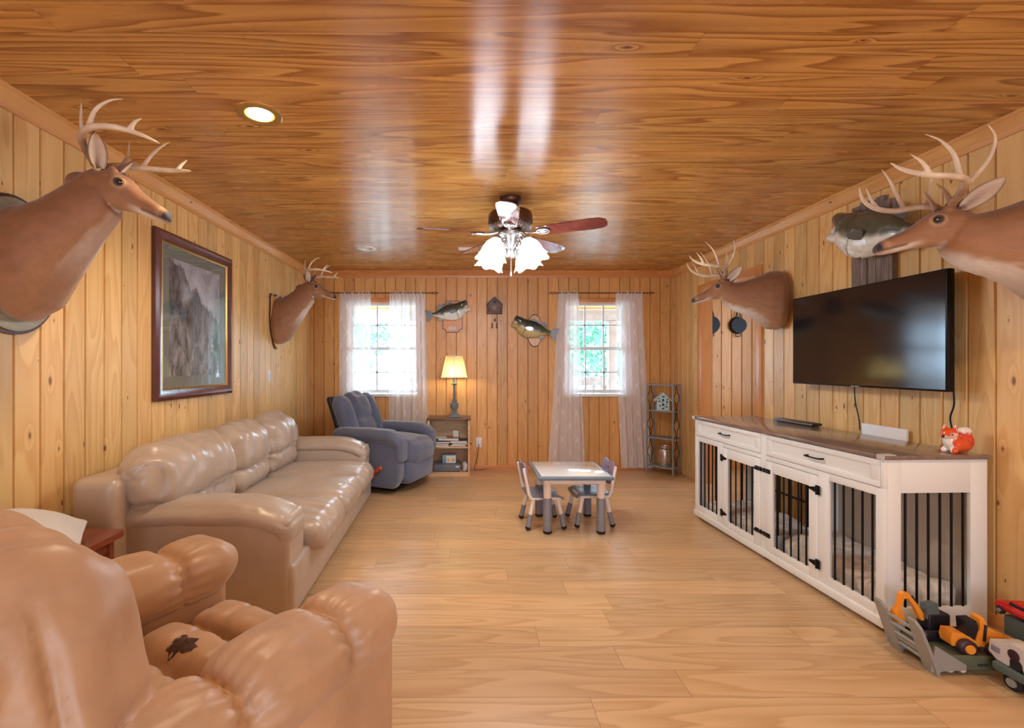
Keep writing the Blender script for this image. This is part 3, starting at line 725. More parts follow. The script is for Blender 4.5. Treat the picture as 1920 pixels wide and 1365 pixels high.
def deer(label, loc, rz, neck, skull, pitch, ant, plaque, sc=1., ear_up=True, turn=0., asc=1.):
    fdir = Vector((.80, 0, -.60)) if ear_up else Vector((.25, 0, -.97))
    t_ = thing('mounted_deer_head', label, 'deer head', loc, rz, 'mounted deer heads on the walls')
    S = Matrix.Scale(sc, 4)
    Hm = Matrix.Translation(Vector((skull[0], 0, skull[1]))) @ Matrix.Rotation(math.radians(-turn), 4, 'Z') @ Matrix.Rotation(math.radians(pitch), 4, 'Y')
    yaw = Matrix.Translation(Vector((.0, 0, 0))) @ Matrix.Rotation(math.radians(-turn), 4, 'Z')
    TB = S @ yaw; TH_ = S @ yaw @ Matrix.Translation(Vector((skull[0], 0, skull[1]))) @ Matrix.Rotation(math.radians(pitch), 4, 'Y')
    inv = TH_.inverted(); invB = TB.inverted()
    m = MB()
    m.loft([ell((a, 0, b), (c, 0, d_), w) for a, b, c, d_, w in neck], T=TB)
    m.loft([ell((a, 0, b), (a, 0, c), w, e=.85) for a, b, c, w in HEAD], T=TH_)
    for s in (-1, 1):
        m.ball((.105, s*.046, .026), .030, (1.2, .8, .8), 12, TH_)       # brow and orbit
        m.ball((.06, s*.036, .055), .022, (1, 1, 1), 10, TH_)           # pedicle
        m.ball((.05, s*.040, -.045), .036, (1.3, .7, 1), 12, TH_)         # cheek
        m.ball((.312, s*.018, -.008), .016, (1.2, .9, .9), 10, TH_)
    m.ball((-.03, 0, -.06), .060, (1.4, .9, 1.0), 16, TH_)    # throat
    if ear_up: m.ball((-.04, 0, -.12), .062, (1., .9, 1.2), 16, TH_)
    def cf(c, n):
        h = inv @ c; b = invB @ c
        nn = noise.noise(c*16)*.12
        col = mixc(SIDE, BACK, clamp(.55*n.z+.35+nn))
        col = mixc(col, SIDE, sst(-.1, .25, h.x)*.5)
        under = clamp(-n.z*1.2+nn)
        col = mixc(col, PALE, under*.35)
        # white throat patch and chin, pale ring round the muzzle and the eye
        nb = invB.to_3x3() @ n; th = (sst(.70, .93, nb.dot(fdir)) if ear_up else sst(.5, .88, nb.dot(fdir)))*sst(-.05, -.08, h.z)*(sst(-.42, -.25, h.x) if ear_up else sst(-.20, -.08, h.x))*sst(.16, .06, h.x)*sst(-.5, -.2, h.z); col = mixc(col, WHITE_, clamp(th))
        col = mixc(col, WHITE_, .8*sst(.16, .24, h.x)*sst(-.030, -.044, h.z))
        col = mixc(col, DARK, .55*sst(.15, .22, h.x)*sst(.3, .8, n.z))
        col = mixc(col, PALE, .4*math.exp(-((h.x-.296)/.010)**2))
        for s in (-1, 1):
            e = (h-Vector((.115, s*.062, .024))).length; col = mixc(col, PALE, .38*math.exp(-((e-.025)/.006)**2)); col = mixc(col, s2l((40, 28, 22)), sst(.021, .015, e))
        if h.x > .312 and h.z > -.028: col = mixc(col, s2l((38, 34, 36)), sst(.312, .32, h.x))
        if .23 < h.x < .335: col = mixc(col, s2l((60, 40, 32)), .75*math.exp(-((h.z+.026+.10*(.335-h.x))/.0055)**2))
        return col
    def dsp(c, n):
        h = inv @ c; a = .0015*noise.noise(c*30)
        for s in (-1, 1):
            e = (h-Vector((.33, s*.016, -.010))).length; a -= .005*math.exp(-(e/.006)**2)
            e = (h-Vector((.117, s*.06, .024))).length; a -= .005*math.exp(-(e/.010)**2)
        b = invB @ c
        a += .006*noise.noise(Vector((b.x*6, b.y*10, b.z*3)))*sst(.35, .05, b.x)
        return a
    remesh(m, 'head_and_neck', M['deer'], t_, .0065, 11, dsp, cf)
    for s in (-1, 1):
        MB().ball((.117, s*.0555, .025), .0150, (1.15, .8, .85), 14, TH_).build('eye', M['eye'], t_)
        # ear: cupped leaf with thickness
        e = MB(); up = Vector((-.10, s*.62, .78)).normalized() if ear_up else Vector((-.72, s*.62, .36)).normalized()
        base = Vector((.012, s*.052, .045)); L = .155
        face = (Vector((.75, s*.35, -.1)) if ear_up else Vector((.35, s*.75, -.1))); face = (face-up*face.dot(up)).normalized(); sd = up.cross(face)
        rows = []
        for i in range(11):
            q = i/10; w = .036*math.sin(PI*min(1, (q*.86+.12)))**.75*(1 if q < .99 else .1)
            cup = .020*(1-q*.7); row = []
            for (sgn, rng_) in ((1, range(-4, 5)), (-1, range(4, -5, -1))):
                for k in rng_:
                    u = k/4; row.append(base+up*(L*q-.01)+sd*(w*u)+face*(cup*u*u*(1.2)-cup*.5-(0 if sgn > 0 else .0045)))
            rows.append(row)
        for gi, row in enumerate(rows[:-1]):
            pass
        n_ = len(rows[0]); o0 = len(e.v)
        e.loft(rows, T=TH_)
        for i in range(len(e.c)):
            j = i % n_; q = (i//n_)/10
            inner = j < 9
            e.c[i] = mixc(mixc(PALE, WHITE_, .5), s2l((120, 84, 66)), .75*math.exp(-(((j-4)/1.6)**2))*(1-q)) if inner else mixc(SIDE, s2l((92, 66, 56)), .3+.5*q)
            if inner and (j in (0, 8)) : e.c[i] = s2l((110, 80, 64))
        e.build('ear', M['deer'], t_, angle=100)
        # antler
        a = MB(); fl = lambda p: Vector((p[0], s*p[1], p[2]))
        base_ = fl(ant['beam'][0]); sc_ = lambda p: base_+(fl(p)-base_)*asc
        def paint(m0, pts):
            tip = pts[-1]; L_ = (pts[0]-tip).length
            for i in range(m0, len(a.v)):
                p_ = TBi @ a.v[i]; a.c[i] = mixc(s2l((236, 214, 178)), s2l((150, 108, 74)), clamp((p_-tip).length/.32))
        TBi = TB.inverted()
        bp = [sc_(p) for p in ant['beam']]; m0 = len(a.v); n_ = len(bp)
        a.tube(bp, [.0165, .0155, .0145, .0135, .012, .009, .0028], 12, TB, smooth=5); paint(m0, bp)
        m0 = len(a.v); a.ball(bp[0], .022, (1, 1, .6), 12, TB); paint(m0, bp)
        for tn in ant['tines']:
            tp = [sc_(p) for p in tn]; m0 = len(a.v); k = len(tp)
            a.tube(tp, [lerp(.0115, .0022, i/(k-1)) for i in range(k)], 10, TB, smooth=5); paint(m0, tp)
        remesh(a, 'antler', M['antler'], t_, .0035*1.0, 3, None, lambda c, n, bp=bp: mixc(s2l((240, 220, 186)), s2l((146, 104, 72)), clamp(1.15-((TBi @ c)-bp[0]).length/.26+.2*noise.noise(c*25))))
    # tuft of hair between the antlers
    tf = MB(); random.seed(5)
    for i in range(60):
        p0 = TH_ @ Vector((random.uniform(.0, .085), random.uniform(-.03, .03), .058)); p1 = p0+(TH_.to_3x3() @ Vector((random.uniform(-.02, .012), random.uniform(-.01, .01), random.uniform(.008, .022))))
        tf.tube([p0, p1], [.003, .0006], 4)
    tf.build('forehead_tuft', plain_tuft, t_)
    if plaque:
        kind, w, hgt, mt_, edge = plaque
        pts = []
        if kind == 'oval':
            pts = [(w/2*math.cos(2*PI*j/48), hgt/2*math.sin(2*PI*j/48)) for j in range(48)]
        else:   # shield: ogee top, pointed base
            half = [(0, .5), (.10, .485), (.18, .45), (.26, .455), (.34, .49), (.42, .48), (.47, .42), (.44, .34), (.46, .22), (.48, .08), (.46, -.06), (.40, -.20), (.30, -.30), (.24, -.36), (.20, -.42), (.12, -.47), (.04, -.50), (0, -.5)]
            pts = [(x_*w, z_*hgt) for x_, z_ in half]+[(-x_*w, z_*hgt) for x_, z_ in half[-2:0:-1]]
        pl = MB(); pl.cur = 0; pl.prism(pts, .001, .014, lambda a, b, c: (c, a, b-.02)); q_ = [(a*.94, b*.95) for a, b in pts]
        pl.cur = 1; pl.prism(q_, .0142, .024, lambda a, b, c: (c, a, b-.02))
        pl.build('plaque', [M['plaque_dk'], mt_], t_, angle=30)
    return t_
plain_tuft = plain('dark_forehead_hair', (84, 52, 36), .7)
deer('largest looking mounted buck on the near left wall above the armchair', (XL+.001, 2.02, 1.75), 0, NECK_UP, (.345, .368), 27, ANT_A, ('oval', .46, .60, M['plaque_gy'], 0), turn=-7)
deer('small slender mounted buck on a dark edged shield on the far left wall', (XL+.001, 4.80, 1.76), 0, NECK_UP, (.345, .368), 20, ANT_A, ('shield', .32, .56, M['plaque'], 0), sc=.95, turn=0)
deer('mounted buck on the right wall at the left edge of the television', (XR-.001, 3.80, 1.83), PI, NECK_LOW, (.38, .148), 20, ANT_B, None, sc=.98, turn=22, ear_up=False, asc=1.1)
deer('closest big antlered buck on the right wall above the television', (XR-.001, 1.95, 1.80), PI, NECK_LOW, (.38, .148), 17, ANT_B, None, sc=1.02, turn=20, ear_up=False)

# ---------------------------------------------------------------- trophies: bass
OL, OLD, BEL, CRM = s2l((72, 78, 56)), s2l((40, 46, 42)), s2l((206, 204, 190)), s2l((196, 178, 118))
def bass(label, loc, rot, belly, top, L=.56, jaw=.34, mirror=1, thick=1.):
    t_ = thing('mounted_bass', label, 'mounted fish', loc, 0, rot=rot)
    S = lambda p: Vector((p[0]*mirror, p[1], p[2]))
    # local x: tail -L/2 .. mouth +L/2, y away from the wall is -y
    secs = [(-.36, .022, .014), (-.30, .026, .018), (-.22, .046, .026), (-.12, .074, .038), (0, .096, .048), (.12, .104, .054), (.22, .098, .054), (.30, .078, .050), (.36, .062, .042)]
    bend = lambda u: .055*(u*u*4)-.02
    m = MB()
    rings = []
    for u, h_, w_ in secs:
        x_ = u*L; zc = bend(u)*L+(-.008 if u > 0 else 0); n = 24
        rings.append([S((x_, w_*L/.56*thick*math.sin(2*PI*j/n), zc+h_*L/.56*math.cos(2*PI*j/n)*(1.0 if math.cos(2*PI*j/n) > 0 else 1.08))) for j in range(n)])
    m.loft(rings)
    # upper jaw, lower jaw open
    k = L/.56
    def jawpart(z0, z1, ang, wid, ln, hh):
        Tj = Matrix.Translation(Vector((.17*k*mirror, 0, z0*k))) @ Matrix.Rotation(-ang*mirror, 4, 'Y')
        rg = []
        for i in range(7):
            q = i/6; w_ = wid*(1-.40*q*q*q); h_ = hh*(1-.45*q)
            rg.append([Vector((ln*q*k*mirror, w_*k*math.sin(2*PI*j/18), h_*k*math.cos(2*PI*j/18))) for j in range(18)])
        m.loft(rg, T=Tj)
    jawpart(.040, 0, .36, .046, .085, .048)
    jawpart(-.024, 0, -.02, .044, .102, .036)
    def cf(c, n):
        x_ = c.x*mirror/L; z_ = (c.z-bend(x_)*L)/(.09*k)
        nz = noise.noise(c*22)
        col = mixc(belly, OL, sst(-.35, .15, z_+.25*nz)); col = mixc(col, top, sst(.2, .8, z_+.15*nz))
        lat = math.exp(-((z_+.02)/.13)**2)*(.5+.5*sst(-.1, .3, noise.noise(Vector((c.x*40, 3, c.z*15))))); col = mixc(col, OLD, .5*lat*(1 if x_ < .25 else .2))
        gill = math.exp(-((x_-.20+.03*math.cos(z_*1.6))/.008)**2); col = mixc(col, s2l((70, 52, 44)), .65*gill)
        return col
    def dp(c, n):
        x_ = c.x*mirror/L; z_ = (c.z-bend(x_)*L)/(.09*k)
        a = -.006*math.exp(-((x_-.20+.03*math.cos(z_*1.6))/.010)**2)+.003*sst(.20, .23, x_)
        return a
    remesh(m, 'body', M['fish'], t_, .0055*k, 3, dp, cf)
    # mouth lining
    MB().ball(S((.225*k, 0, .010*k)), .040*k, (1.0, 1.0, .75), 14).build('mouth', plain_mouth, t_)
    eye = MB()
    for sy in (-1, 1): eye.ball(S((.205*k, sy*.040*k*thick, .055*k)), .010*k, (1, .7, 1), 12)
    eye.build('eye', M['eye'], t_)
    def fin(name, pts, y=0., tilt=0.):
        f = MB(); n = len(pts)
        f.prism([(a*k*mirror, b*k) for a, b in pts], -.0025, .0025, lambda a, b, c: Vector((a, c+y*k+tilt*(b), b))); f.build(name, M['fin'], t_, angle=30)
    zb = bend(-.36)*.56
    fin('tail_fin', [(-.185, zb+.020), (-.225, zb+.045), (-.272, zb+.078), (-.285, zb+.070), (-.268, zb+.02), (-.262, zb), (-.268, zb-.02), (-.285, zb-.070), (-.272, zb-.078), (-.225, zb-.045), (-.185, zb-.020)])
    fin('dorsal_fin', [(.08, .080), (.065, .105), (.04, .112), (.01, .108), (-.03, .096), (-.05, .07), (0, .07)])
    fin('soft_dorsal_fin', [(-.055, .070), (-.075, .104), (-.10, .110), (-.13, .085), (-.135, .05), (-.10, .045)])
    fin('anal_fin', [(-.07, -.055), (-.09, -.09), (-.12, -.095), (-.14, -.06), (-.12, -.03)])
    fin('pelvic_fin', [(.09, -.088), (.07, -.125), (.045, -.130), (.04, -.09)], y=-.015)
    fin('pectoral_fin', [(.105, -.020), (.085, -.004), (.05, .006), (.018, .004), (.006, -.006), (.012, -.016), (.006, -.024), (.018, -.032), (.022, -.040), (.05, -.040), (.085, -.034)], y=-.056)
    return t_
plain_mouth = plain('fish_mouth', (206, 186, 172), .3, coat=.5)
wy = YB
bp = thing('fish_plaque', 'notched wooden plaque with a small white card behind the left hanging fish', 'plaque', (-.176, wy-.001, 1.90))
w_, h_ = .125, .198; c_ = .042
q4 = []
for sx, sz, rev in ((1, 1, 0), (1, -1, 1), (-1, -1, 0), (-1, 1, 1)):
    cc = (sx*w_, sz*h_)
    arc = [(cc[0]-sx*c_*math.cos(a), cc[1]-sz*c_*math.sin(a)) for a in [PI/2*i/7 for i in range(8)]]
    if rev: arc = arc[::-1]
    q4 += arc
p = MB(); p.cur = 0; p.prism(q4, 0, .012, lambda a, b, c: (a, -c, b)); p.cur = 1; p.prism([(a*.93, b*.955) for a, b in q4], .012, .018, lambda a, b, c: (a, -c, b))
p.build('board', [M['plaque_dk'], plain('plaque_pine_back', (214, 146, 78), .35, var=.15, vscale=5, stretch=(1, 1, 1))], bp, angle=30)
MB().box(-.045, .045, -.021, -.018, -.165, -.125, .001).build('name_card', M['paper'], bp)
lns = MB(); lns.box(-.03, .03, -.0218, -.0212, -.142, -.139); lns.box(-.024, .02, -.0218, -.0212, -.152, -.149); lns.build('card_writing', M['magdark'], bp)
op_ = thing('fish_plaque', 'oval wooden plaque behind the right hanging fish near the right window', 'plaque', (.845, wy-.001, 1.725))
ov = lambda s: [(.098*s*math.cos(2*PI*j/40), .207*s*math.sin(2*PI*j/40)) for j in range(40)]
p = MB(); p.cur = 0; p.prism(ov(1), 0, .012, lambda a, b, c: (a, -c, b)); p.cur = 1; p.prism(ov(.93), .012, .018, lambda a, b, c: (a, -c, b)); p.build('board', [M['plaque_dk'], M['plaque']], op_, angle=30)
bass('silver bellied mounted bass facing right, above the lamp', (-.225, wy-.082, 1.955), (0, math.radians(-13), math.radians(7)), s2l((222, 224, 216)), s2l((66, 66, 60)), L=.55)
bass('yellow bellied mounted bass facing left, beside the right window', (.83, wy-.082, 1.745), (0, math.radians(16), math.radians(-7)), CRM, s2l((44, 50, 56)), L=.58, mirror=-1)
bb = thing('barn_wood_board', 'weathered grey split board hung above the television on the right wall', 'board', (XR-.001, 2.95, 2.03))
p = MB(); random.seed(9)
ys_ = [-.15, -.085, -.03, .03, .08, .15]
tops = [.27, .31, .30, .315, .30]
for i in range(5): p.box(-.030-random.random()*.008, 0, ys_[i]+.0015, ys_[i+1]-.0015, -.27-random.random()*.03, tops[i], .004)
p.build('planks', M['barn'], bb)
bass('open mouthed bass on the barn wood board above the television', (XR-.125, 2.80, 2.10), (0, math.radians(14), -PI/2), s2l((222, 220, 206)), s2l((92, 88, 76)), L=.74, mirror=-1)
# ---------------------------------------------------------------- picture, television, switch, outlet, clock, pans
pf = thing('framed_picture', 'large mahogany framed mountain picture with grey mat on the left wall', 'picture', (XL, 3.395, 1.617))
pw, ph = .475, .548
def frame_ring(o1, o2, x0, x1, mat, nm, parent, bev=.4):
    m = MB(); a, b = (o1[0], o1[1]), (o2[0], o2[1])
    def ring(w, h_, x_): return [Vector((x_, -w, -h_)), Vector((x_, w, -h_)), Vector((x_, w, h_)), Vector((x_, -w, h_))]
    m.loft([ring(a[0], a[1], x0), ring(a[0], a[1], x1*.7), ring(lerp(a[0], b[0], .3), lerp(a[1], b[1], .3), x1), ring(lerp(a[0], b[0], .75), lerp(a[1], b[1], .75), x1*.72), ring(b[0], b[1], x1*.62), ring(b[0], b[1], x0)], cap=False)
    return m.build(nm, mat, parent, angle=25)
frame_ring((pw, ph), (pw-.068, ph-.068), .001, .036, M['frame'], 'frame', pf)
frame_ring((pw-.066, ph-.066), (pw-.080, ph-.080), .001, .024, M['gold'], 'gilt_lip', pf)
m = MB(); w1, h1, w2, h2 = pw-.078, ph-.078, pw-.155, ph-.155
for a in ((-w1, w1, h2, h1), (-w1, w1, -h1, -h2), (-w1, -w2, -h2, h2), (w2, w1, -h2, h2)): m.box(.006, .010, a[0], a[1], a[2], a[3])
m.build('mat', M['mat'], pf, smooth=False)
po = MB().box(.004, .007, -w2, w2, -h2, h2).build('print', M['print'], pf, smooth=False); 
# print material reads world like coordinates: keep its mesh there
for v in po.data.vertices: v.co += Vector((0, 3.395, 1.617))
po.location = (0, -3.395, -1.617)
MB().quad((.014, -w1, -h1), (.014, w1, -h1), (.014, w1, h1), (.014, -w1, h1)).build('glazing', M['glazing'], pf, smooth=False)

tv = thing('television', 'large flat black television mounted on the right wall', 'television', (2.44, 2.953, 1.477))
MB().box(.004, .045, -.566, .566, -.316, .316, .006).build('bezel', M['black'], tv)
MB().box(.0025, .006, -.558, .558, -.305, .309).build('screen', M['screen'], tv, smooth=False)
MB().box(.0008, .004, -.03, .03, -.3145, -.3085).build('badge', M['greypaint'], tv)
MB().box(.045, .133, -.2, .2, -.15, .15, .01).build('wall_bracket', M['black'], tv)
def cord(label, pts, r=.0035, mat=None, name='power_cord'):
    return tag(MB().tube(pts, r, 8, smooth=6).build(name, mat or M['black']), label, 'cord')
cord('thin black cord hanging from the middle of the television', [(2.555, 3.09, 1.22), (2.556, 3.09, 1.08), (2.557, 3.06, .95), (2.556, 3.05, .875)])
cord('black cord hanging from the near edge of the television behind the fox', [(2.545, 2.46, 1.25), (2.55, 2.455, 1.10), (2.545, 2.47, 1.02), (2.553, 2.46, .93), (2.553, 2.45, .875)], .004)

sw = thing('light_switch', 'white light switch on the left wall under the small deer', 'switch', (XL, 4.65, 1.19))
MB().box(0, .006, -.036, .036, -.06, .06, .003).build('cover_plate', M['white'], sw); MB().box(.006, .014, -.006, .006, -.012, .012, .002).build('toggle', M['white'], sw)
ot = thing('wall_outlet', 'cream wall outlet low on the back wall beside the bookcase', 'outlet', (.152, YB, .335))
MB().box(-.036, .036, -.006, 0, -.06, .06, .003).build('cover_plate', M['white'], ot)
m = MB()
for zz in (-.022, .022): m.lathe([(.016, 0), (.016, .003)], T=Matrix.Translation((0, -.006, zz)) @ Matrix.Rotation(PI/2, 4, 'X'))
m.build('sockets', M['sash'], ot)
cord('brown lamp cord trailing from the wall outlet to the floor', [(.152, YB-.008, .313), (.150, YB-.04, .30), (.148, YB-.035, .24), (.13, YB-.03, .15), (.10, YB-.035, .05), (.10, YB-.05, .006), (.13, YB-.06, .005), (.18, YB-.05, .006), (.25, YB-.04, .012)], .0035, M['cord_b'])
M['dial'] = plain('brown_clock_dial', (150, 122, 104), .5, bump=.3, bscale=80)
ck = thing('cuckoo_clock', 'small carved wooden cuckoo clock between the two back wall fish', 'clock', (.345, YB-.001, 2.02))
w_ = .072
m = MB(); m.prism([(-w_, -.07), (w_, -.07), (w_, .035), (0, .105), (-w_, .035)], 0, .06, lambda a, b, c: (a, -c, b)); m.build('case', M['clockwood'], ck, angle=30)
m = MB()
for s in (-1, 1):
    m.prism([(0, .125), (s*.10, .03), (s*.10, .015), (0, .105)], -.0, .08, lambda a, b, c: (a, -c, b))
m.box(-.095, .095, -.075, 0, -.09, -.065, .004)
for s in (-1, 1): m.tube([(s*.09, -.065, -.07), (s*.08, -.065, -.03), (s*.092, -.065, .0), (s*.085, -.065, .03)], [.008, .012, .007, .01], 8, smooth=3)
m.build('roof_and_trim', M['clockwood'], ck, angle=30)
T = Matrix.Translation((0, -.06, -.01)) @ Matrix.Rotation(PI/2, 4, 'X')
MB().lathe([(.033, 0), (.033, .006), (.029, .010), (.026, .006)], T=T).build('dial', M['dial'], ck)
m = MB(); m.box(-.002, .002, -.072, -.069, -.01, .013); m.box(-.001, .016, -.074, -.071, -.012, -.009); m.build('hands', M['black'], ck)
T = Matrix.Translation((0, -.06, .058)) @ Matrix.Rotation(PI/2, 4, 'X'); MB().lathe([(.016, 0), (.016, .004)], T=T).build('cuckoo_door', M['black'], ck)
for (x_, z0_, z1_) in ((-.030, -.09, -.20), (.028, -.09, -.20)):
    c_ = MB().tube([(x_, -.04, z0_), (x_, -.04, z1_)], .0018, 6).build('chain', M['bronze'], ck)
    MB().tube([(x_, -.04, z1_), (x_, -.04, z1_-.01), (x_, -.04, z1_-.035), (x_, -.04, z1_-.062), (x_, -.04, z1_-.07)], [.003, .010, .009, .010, .003], 10).build('pine_cone_weight', M['clockwood'], ck)
pd = MB(); pd.tube([(.005, -.03, -.09), (.005, -.03, -.155)], .0015, 6); pd.ball((.005, -.03, -.165), .014, (1, .4, 1.5), 12); pd.build('pendulum', M['clockwood'], ck)

def pan(label, x_, z_, r):
    t_ = thing('skillet', label, 'pan', (x_, YB-.004, z_), 0, 'pans in the side room')
    T = Matrix.Rotation(PI/2, 4, 'X')
    MB().lathe([(.0, .045), (r*.86, .045), (r, .002), (r*.97, .0), (r*.83, .038), (0, .038)], T=T, seg=36).build('bowl', M['iron'], t_)
    m = MB(); m.tube([(-.03, -.02, r*.95), (-.012, -.02, r+.06), (0, -.018, r+.10), (.012, -.02, r+.06), (.03, -.02, r*.95)], .007, 8, smooth=3); m.build('handle', M['iron'], t_)
    m = MB(); m.tube([(-.03, -.02, -r*.96), (-.025, -.02, -r-.028), (.025, -.02, -r-.028), (.03, -.02, -r*.96)], .005, 8, smooth=2); m.build('helper_loop', M['iron'], t_)
pan('black iron skillet hanging in full view through the doorway', 3.37, 1.79, .108); pan('black iron skillet half hidden by the left door casing', 3.035, 1.80, .115)

# ---------------------------------------------------------------- lights
def can_light(x_, y_, label, lit):
    t_ = thing('recessed_light', label, 'ceiling light', (x_, y_, H))
    MB().loft([[Vector((r*math.cos(2*PI*j/40), r*math.sin(2*PI*j/40), z)) for j in range(40)] for r, z in ((.100, -.001), (.100, -.005), (.094, -.008), (.066, -.005), (.064, -.001))], cap=False).build('trim_ring', M['gold'] if lit else M['white'], t_)
    MB().loft([[Vector((r*math.cos(2*PI*j/32), r*math.sin(2*PI*j/32), z)) for j in range(32)] for r, z in ((.0645, -.003), (.062, .03), (.05, .10), (.0, .13))], cap=False).build('reflector', M['canwarm'] if lit else M['white'], t_)
    MB().lathe([(.0, .005), (.022, .008), (.044, .02), (.050, .035), (.03, .09), (0, .1)]).build('bulb', M['bulb'] if lit else M['sash'], t_)
can_light(*CANS[0], 'lit recessed ceiling light with warm glow near the left deer', True)
can_light(*CANS[1], 'unlit white recessed ceiling light farther back at left', False)
can_light(*CANS[2], 'added recessed ceiling light out of view on the right side', True)  # unseen can, added to keep the right side bright
for c in (CANS[0], CANS[2]):  # the second spot goes with the added, unseen can
    l = bpy.data.lights.new('can_glow', 'SPOT'); l.energy = 40; l.color = (1, .70, .40); l.spot_size = math.radians(150); l.spot_blend = .6; l.shadow_soft_size = .045
    o = bpy.data.objects.new('can_glow', l); COL.objects.link(o); o.location = (c[0], c[1], H-.012)
vt = thing('ceiling_vent', 'small white ceiling vent behind the left fan blade', 'vent', (-.0, 4.72, H))
MB().box(-.09, .09, -.05, .05, -.006, -.001, .002).build('frame', M['white'], vt)
for k in range(5): MB().box(-.075, .075, -.036+k*.018, -.030+k*.018, -.010, -.006).build('slat', M['white'], vt)

# table lamp
LX, LY = -.147, 5.63
lp = thing('table_lamp', 'grey green turned table lamp with lit yellow panel shade on the bookcase', 'lamp', (LX, LY, .675))
lp.scale = (1, 1, 1.045)
MB().box(-.068, .068, -.068, .068, 0, .018, .005).build('foot', M['greylamp'], lp)
MB().lathe([(.064, .018), (.062, .028), (.040, .038), (.026, .050), (.024, .075), (.034, .09), (.048, .115), (.051, .14), (.047, .158), (.024, .163), (.022, .18), (.034, .184), (.036, .19), (.030, .197), (.017, .203), (.0155, .26), (.0145, .34), (.0135, .365), (.018, .368), (.038, .378), (.038, .383), (.018, .39), (.013, .41), (.013, .44), (0, .445)], seg=24).build('column', M['greylamp'], lp)
MB().tube([(0, 0, .44), (0, 0, .47)], .012, 10).build('socket', M['bronze'], lp)
MB().ball((0, 0, .52), .028, (1, 1, 1.3), 16).build('bulb', M['bulb'], lp)
point('lamp_glow', (LX, LY, .675+.53), 16, (1, .74, .34), .03)
n = 8; shp = []
def octo(wx, wy_, z_):
    c = .12; pts = []
    for sx, sy in ((1, 1), (-1, 1), (-1, -1), (1, -1)):
        a = [(sx*wx, sy*wy_*(1-c)), (sx*wx*(1-c), sy*wy_)]
        pts += a if sx*sy > 0 else a[::-1]
    return [Vector((a, b, z_)) for a, b in pts]
MB().loft([octo(.155, .11, .455), octo(.100, .072, .70)], cap=False).build('lamp_shade', M['shade'], lp, smooth=False)
m = MB(); m.tube([(0, -.074, .702), (0, -.1105, .456)], .0035, 6); 
for wx, wy_, z_ in ((.1005, .0725, .70), (.1555, .1105, .455)):
    ps = octo(wx, wy_, z_); m.tube(ps+[ps[0]], .0022, 6)
m.build('shade_trim', M['plastic_lt'], lp)
m = MB(); m.tube([(.03, 0, .46), (.055, 0, .52), (.05, 0, .64), (0, 0, .70), (-.05, 0, .64), (-.055, 0, .52), (-.03, 0, .46)], .002, 6, smooth=3); m.tube([(-.10, 0, .70), (.10, 0, .70)], .0018, 6); m.build('harp', M['bronze'], lp)
MB().ball((0, 0, .722), .017, seg=14).build('finial', M['clear'], lp)

# ceiling fan
FX, FY = .3075, 3.30
fan = thing('ceiling_fan', 'ceiling fan with rosewood blades and lit frosted glass shades', 'ceiling fan', (FX, FY, H))
MB().lathe([(.0, -.001), (.078, -.001), (.080, -.018), (.066, -.045), (.040, -.060), (.030, -.075), (.030, -.10), (0, -.10)]).build('canopy', M['bronze'], fan)
MB().lathe([(0, -.085), (.10, -.09), (.145, -.105), (.156, -.125), (.156, -.175), (.145, -.195), (.11, -.215), (.07, -.225), (0, -.225)], seg=40).build('motor_housing', M['bronze'], fan)
m = MB()
for j in range(36):
    a = 2*PI*j/36; m.box(.115, .150, -.004, .004, -.212, -.190, .0015, T=Matrix.Rotation(a, 4, 'Z') @ Rm('Y', 25, (.13, 0, -.2)))
m.build('fluted_band', M['pewter'], fan)
BZ = -.250
for k, ang in enumerate((-97, -25, 47, 119, 191)):
    R_ = Matrix.Rotation(math.radians(ang), 4, 'Z') @ Matrix.Translation((0, 0, BZ)) @ Matrix.Rotation(math.radians(-12), 4, 'X')
    out = [(.20, -.052), (.40, -.066), (.56, -.072), (.62, -.066), (.655, -.040), (.662, 0), (.655, .040), (.62, .066), (.56, .072), (.40, .066), (.20, .052), (.185, 0)]
    b = MB().prism(out, -.003, .003, lambda a, b, c: (a, b, c), T=R_).build('blade', M['blade'], fan, angle=30)
    m = MB(); m.tube([(.06, 0, .02), (.12, 0, .0), (.19, 0, -.008), (.27, 0, -.008)], [.010, .009, .010, .006], 8, T=R_, smooth=3)
    for q in range(2): m.tube([(.235+.045*math.cos(2*PI*j/16), .034*math.sin(2*PI*j/16), -.009-q*.002) for j in range(17)], .005-q*.001, 6, T=R_)
    m.lathe([(.0, -.016), (.02, -.014), (.026, -.008), (.0, -.004)], c=(.235, 0, 0), T=R_)
    m.build('blade_iron', M['pewter'], b)
MB().lathe([(0, -.225), (.075, -.228), (.085, -.245), (.082, -.262), (.060, -.275), (.052, -.285), (.046, -.31), (.030, -.345), (.022, -.36), (.034, -.365), (.036, -.40), (.028, -.415), (0, -.42)]).build('light_kit_hub', M['pewter'], fan)
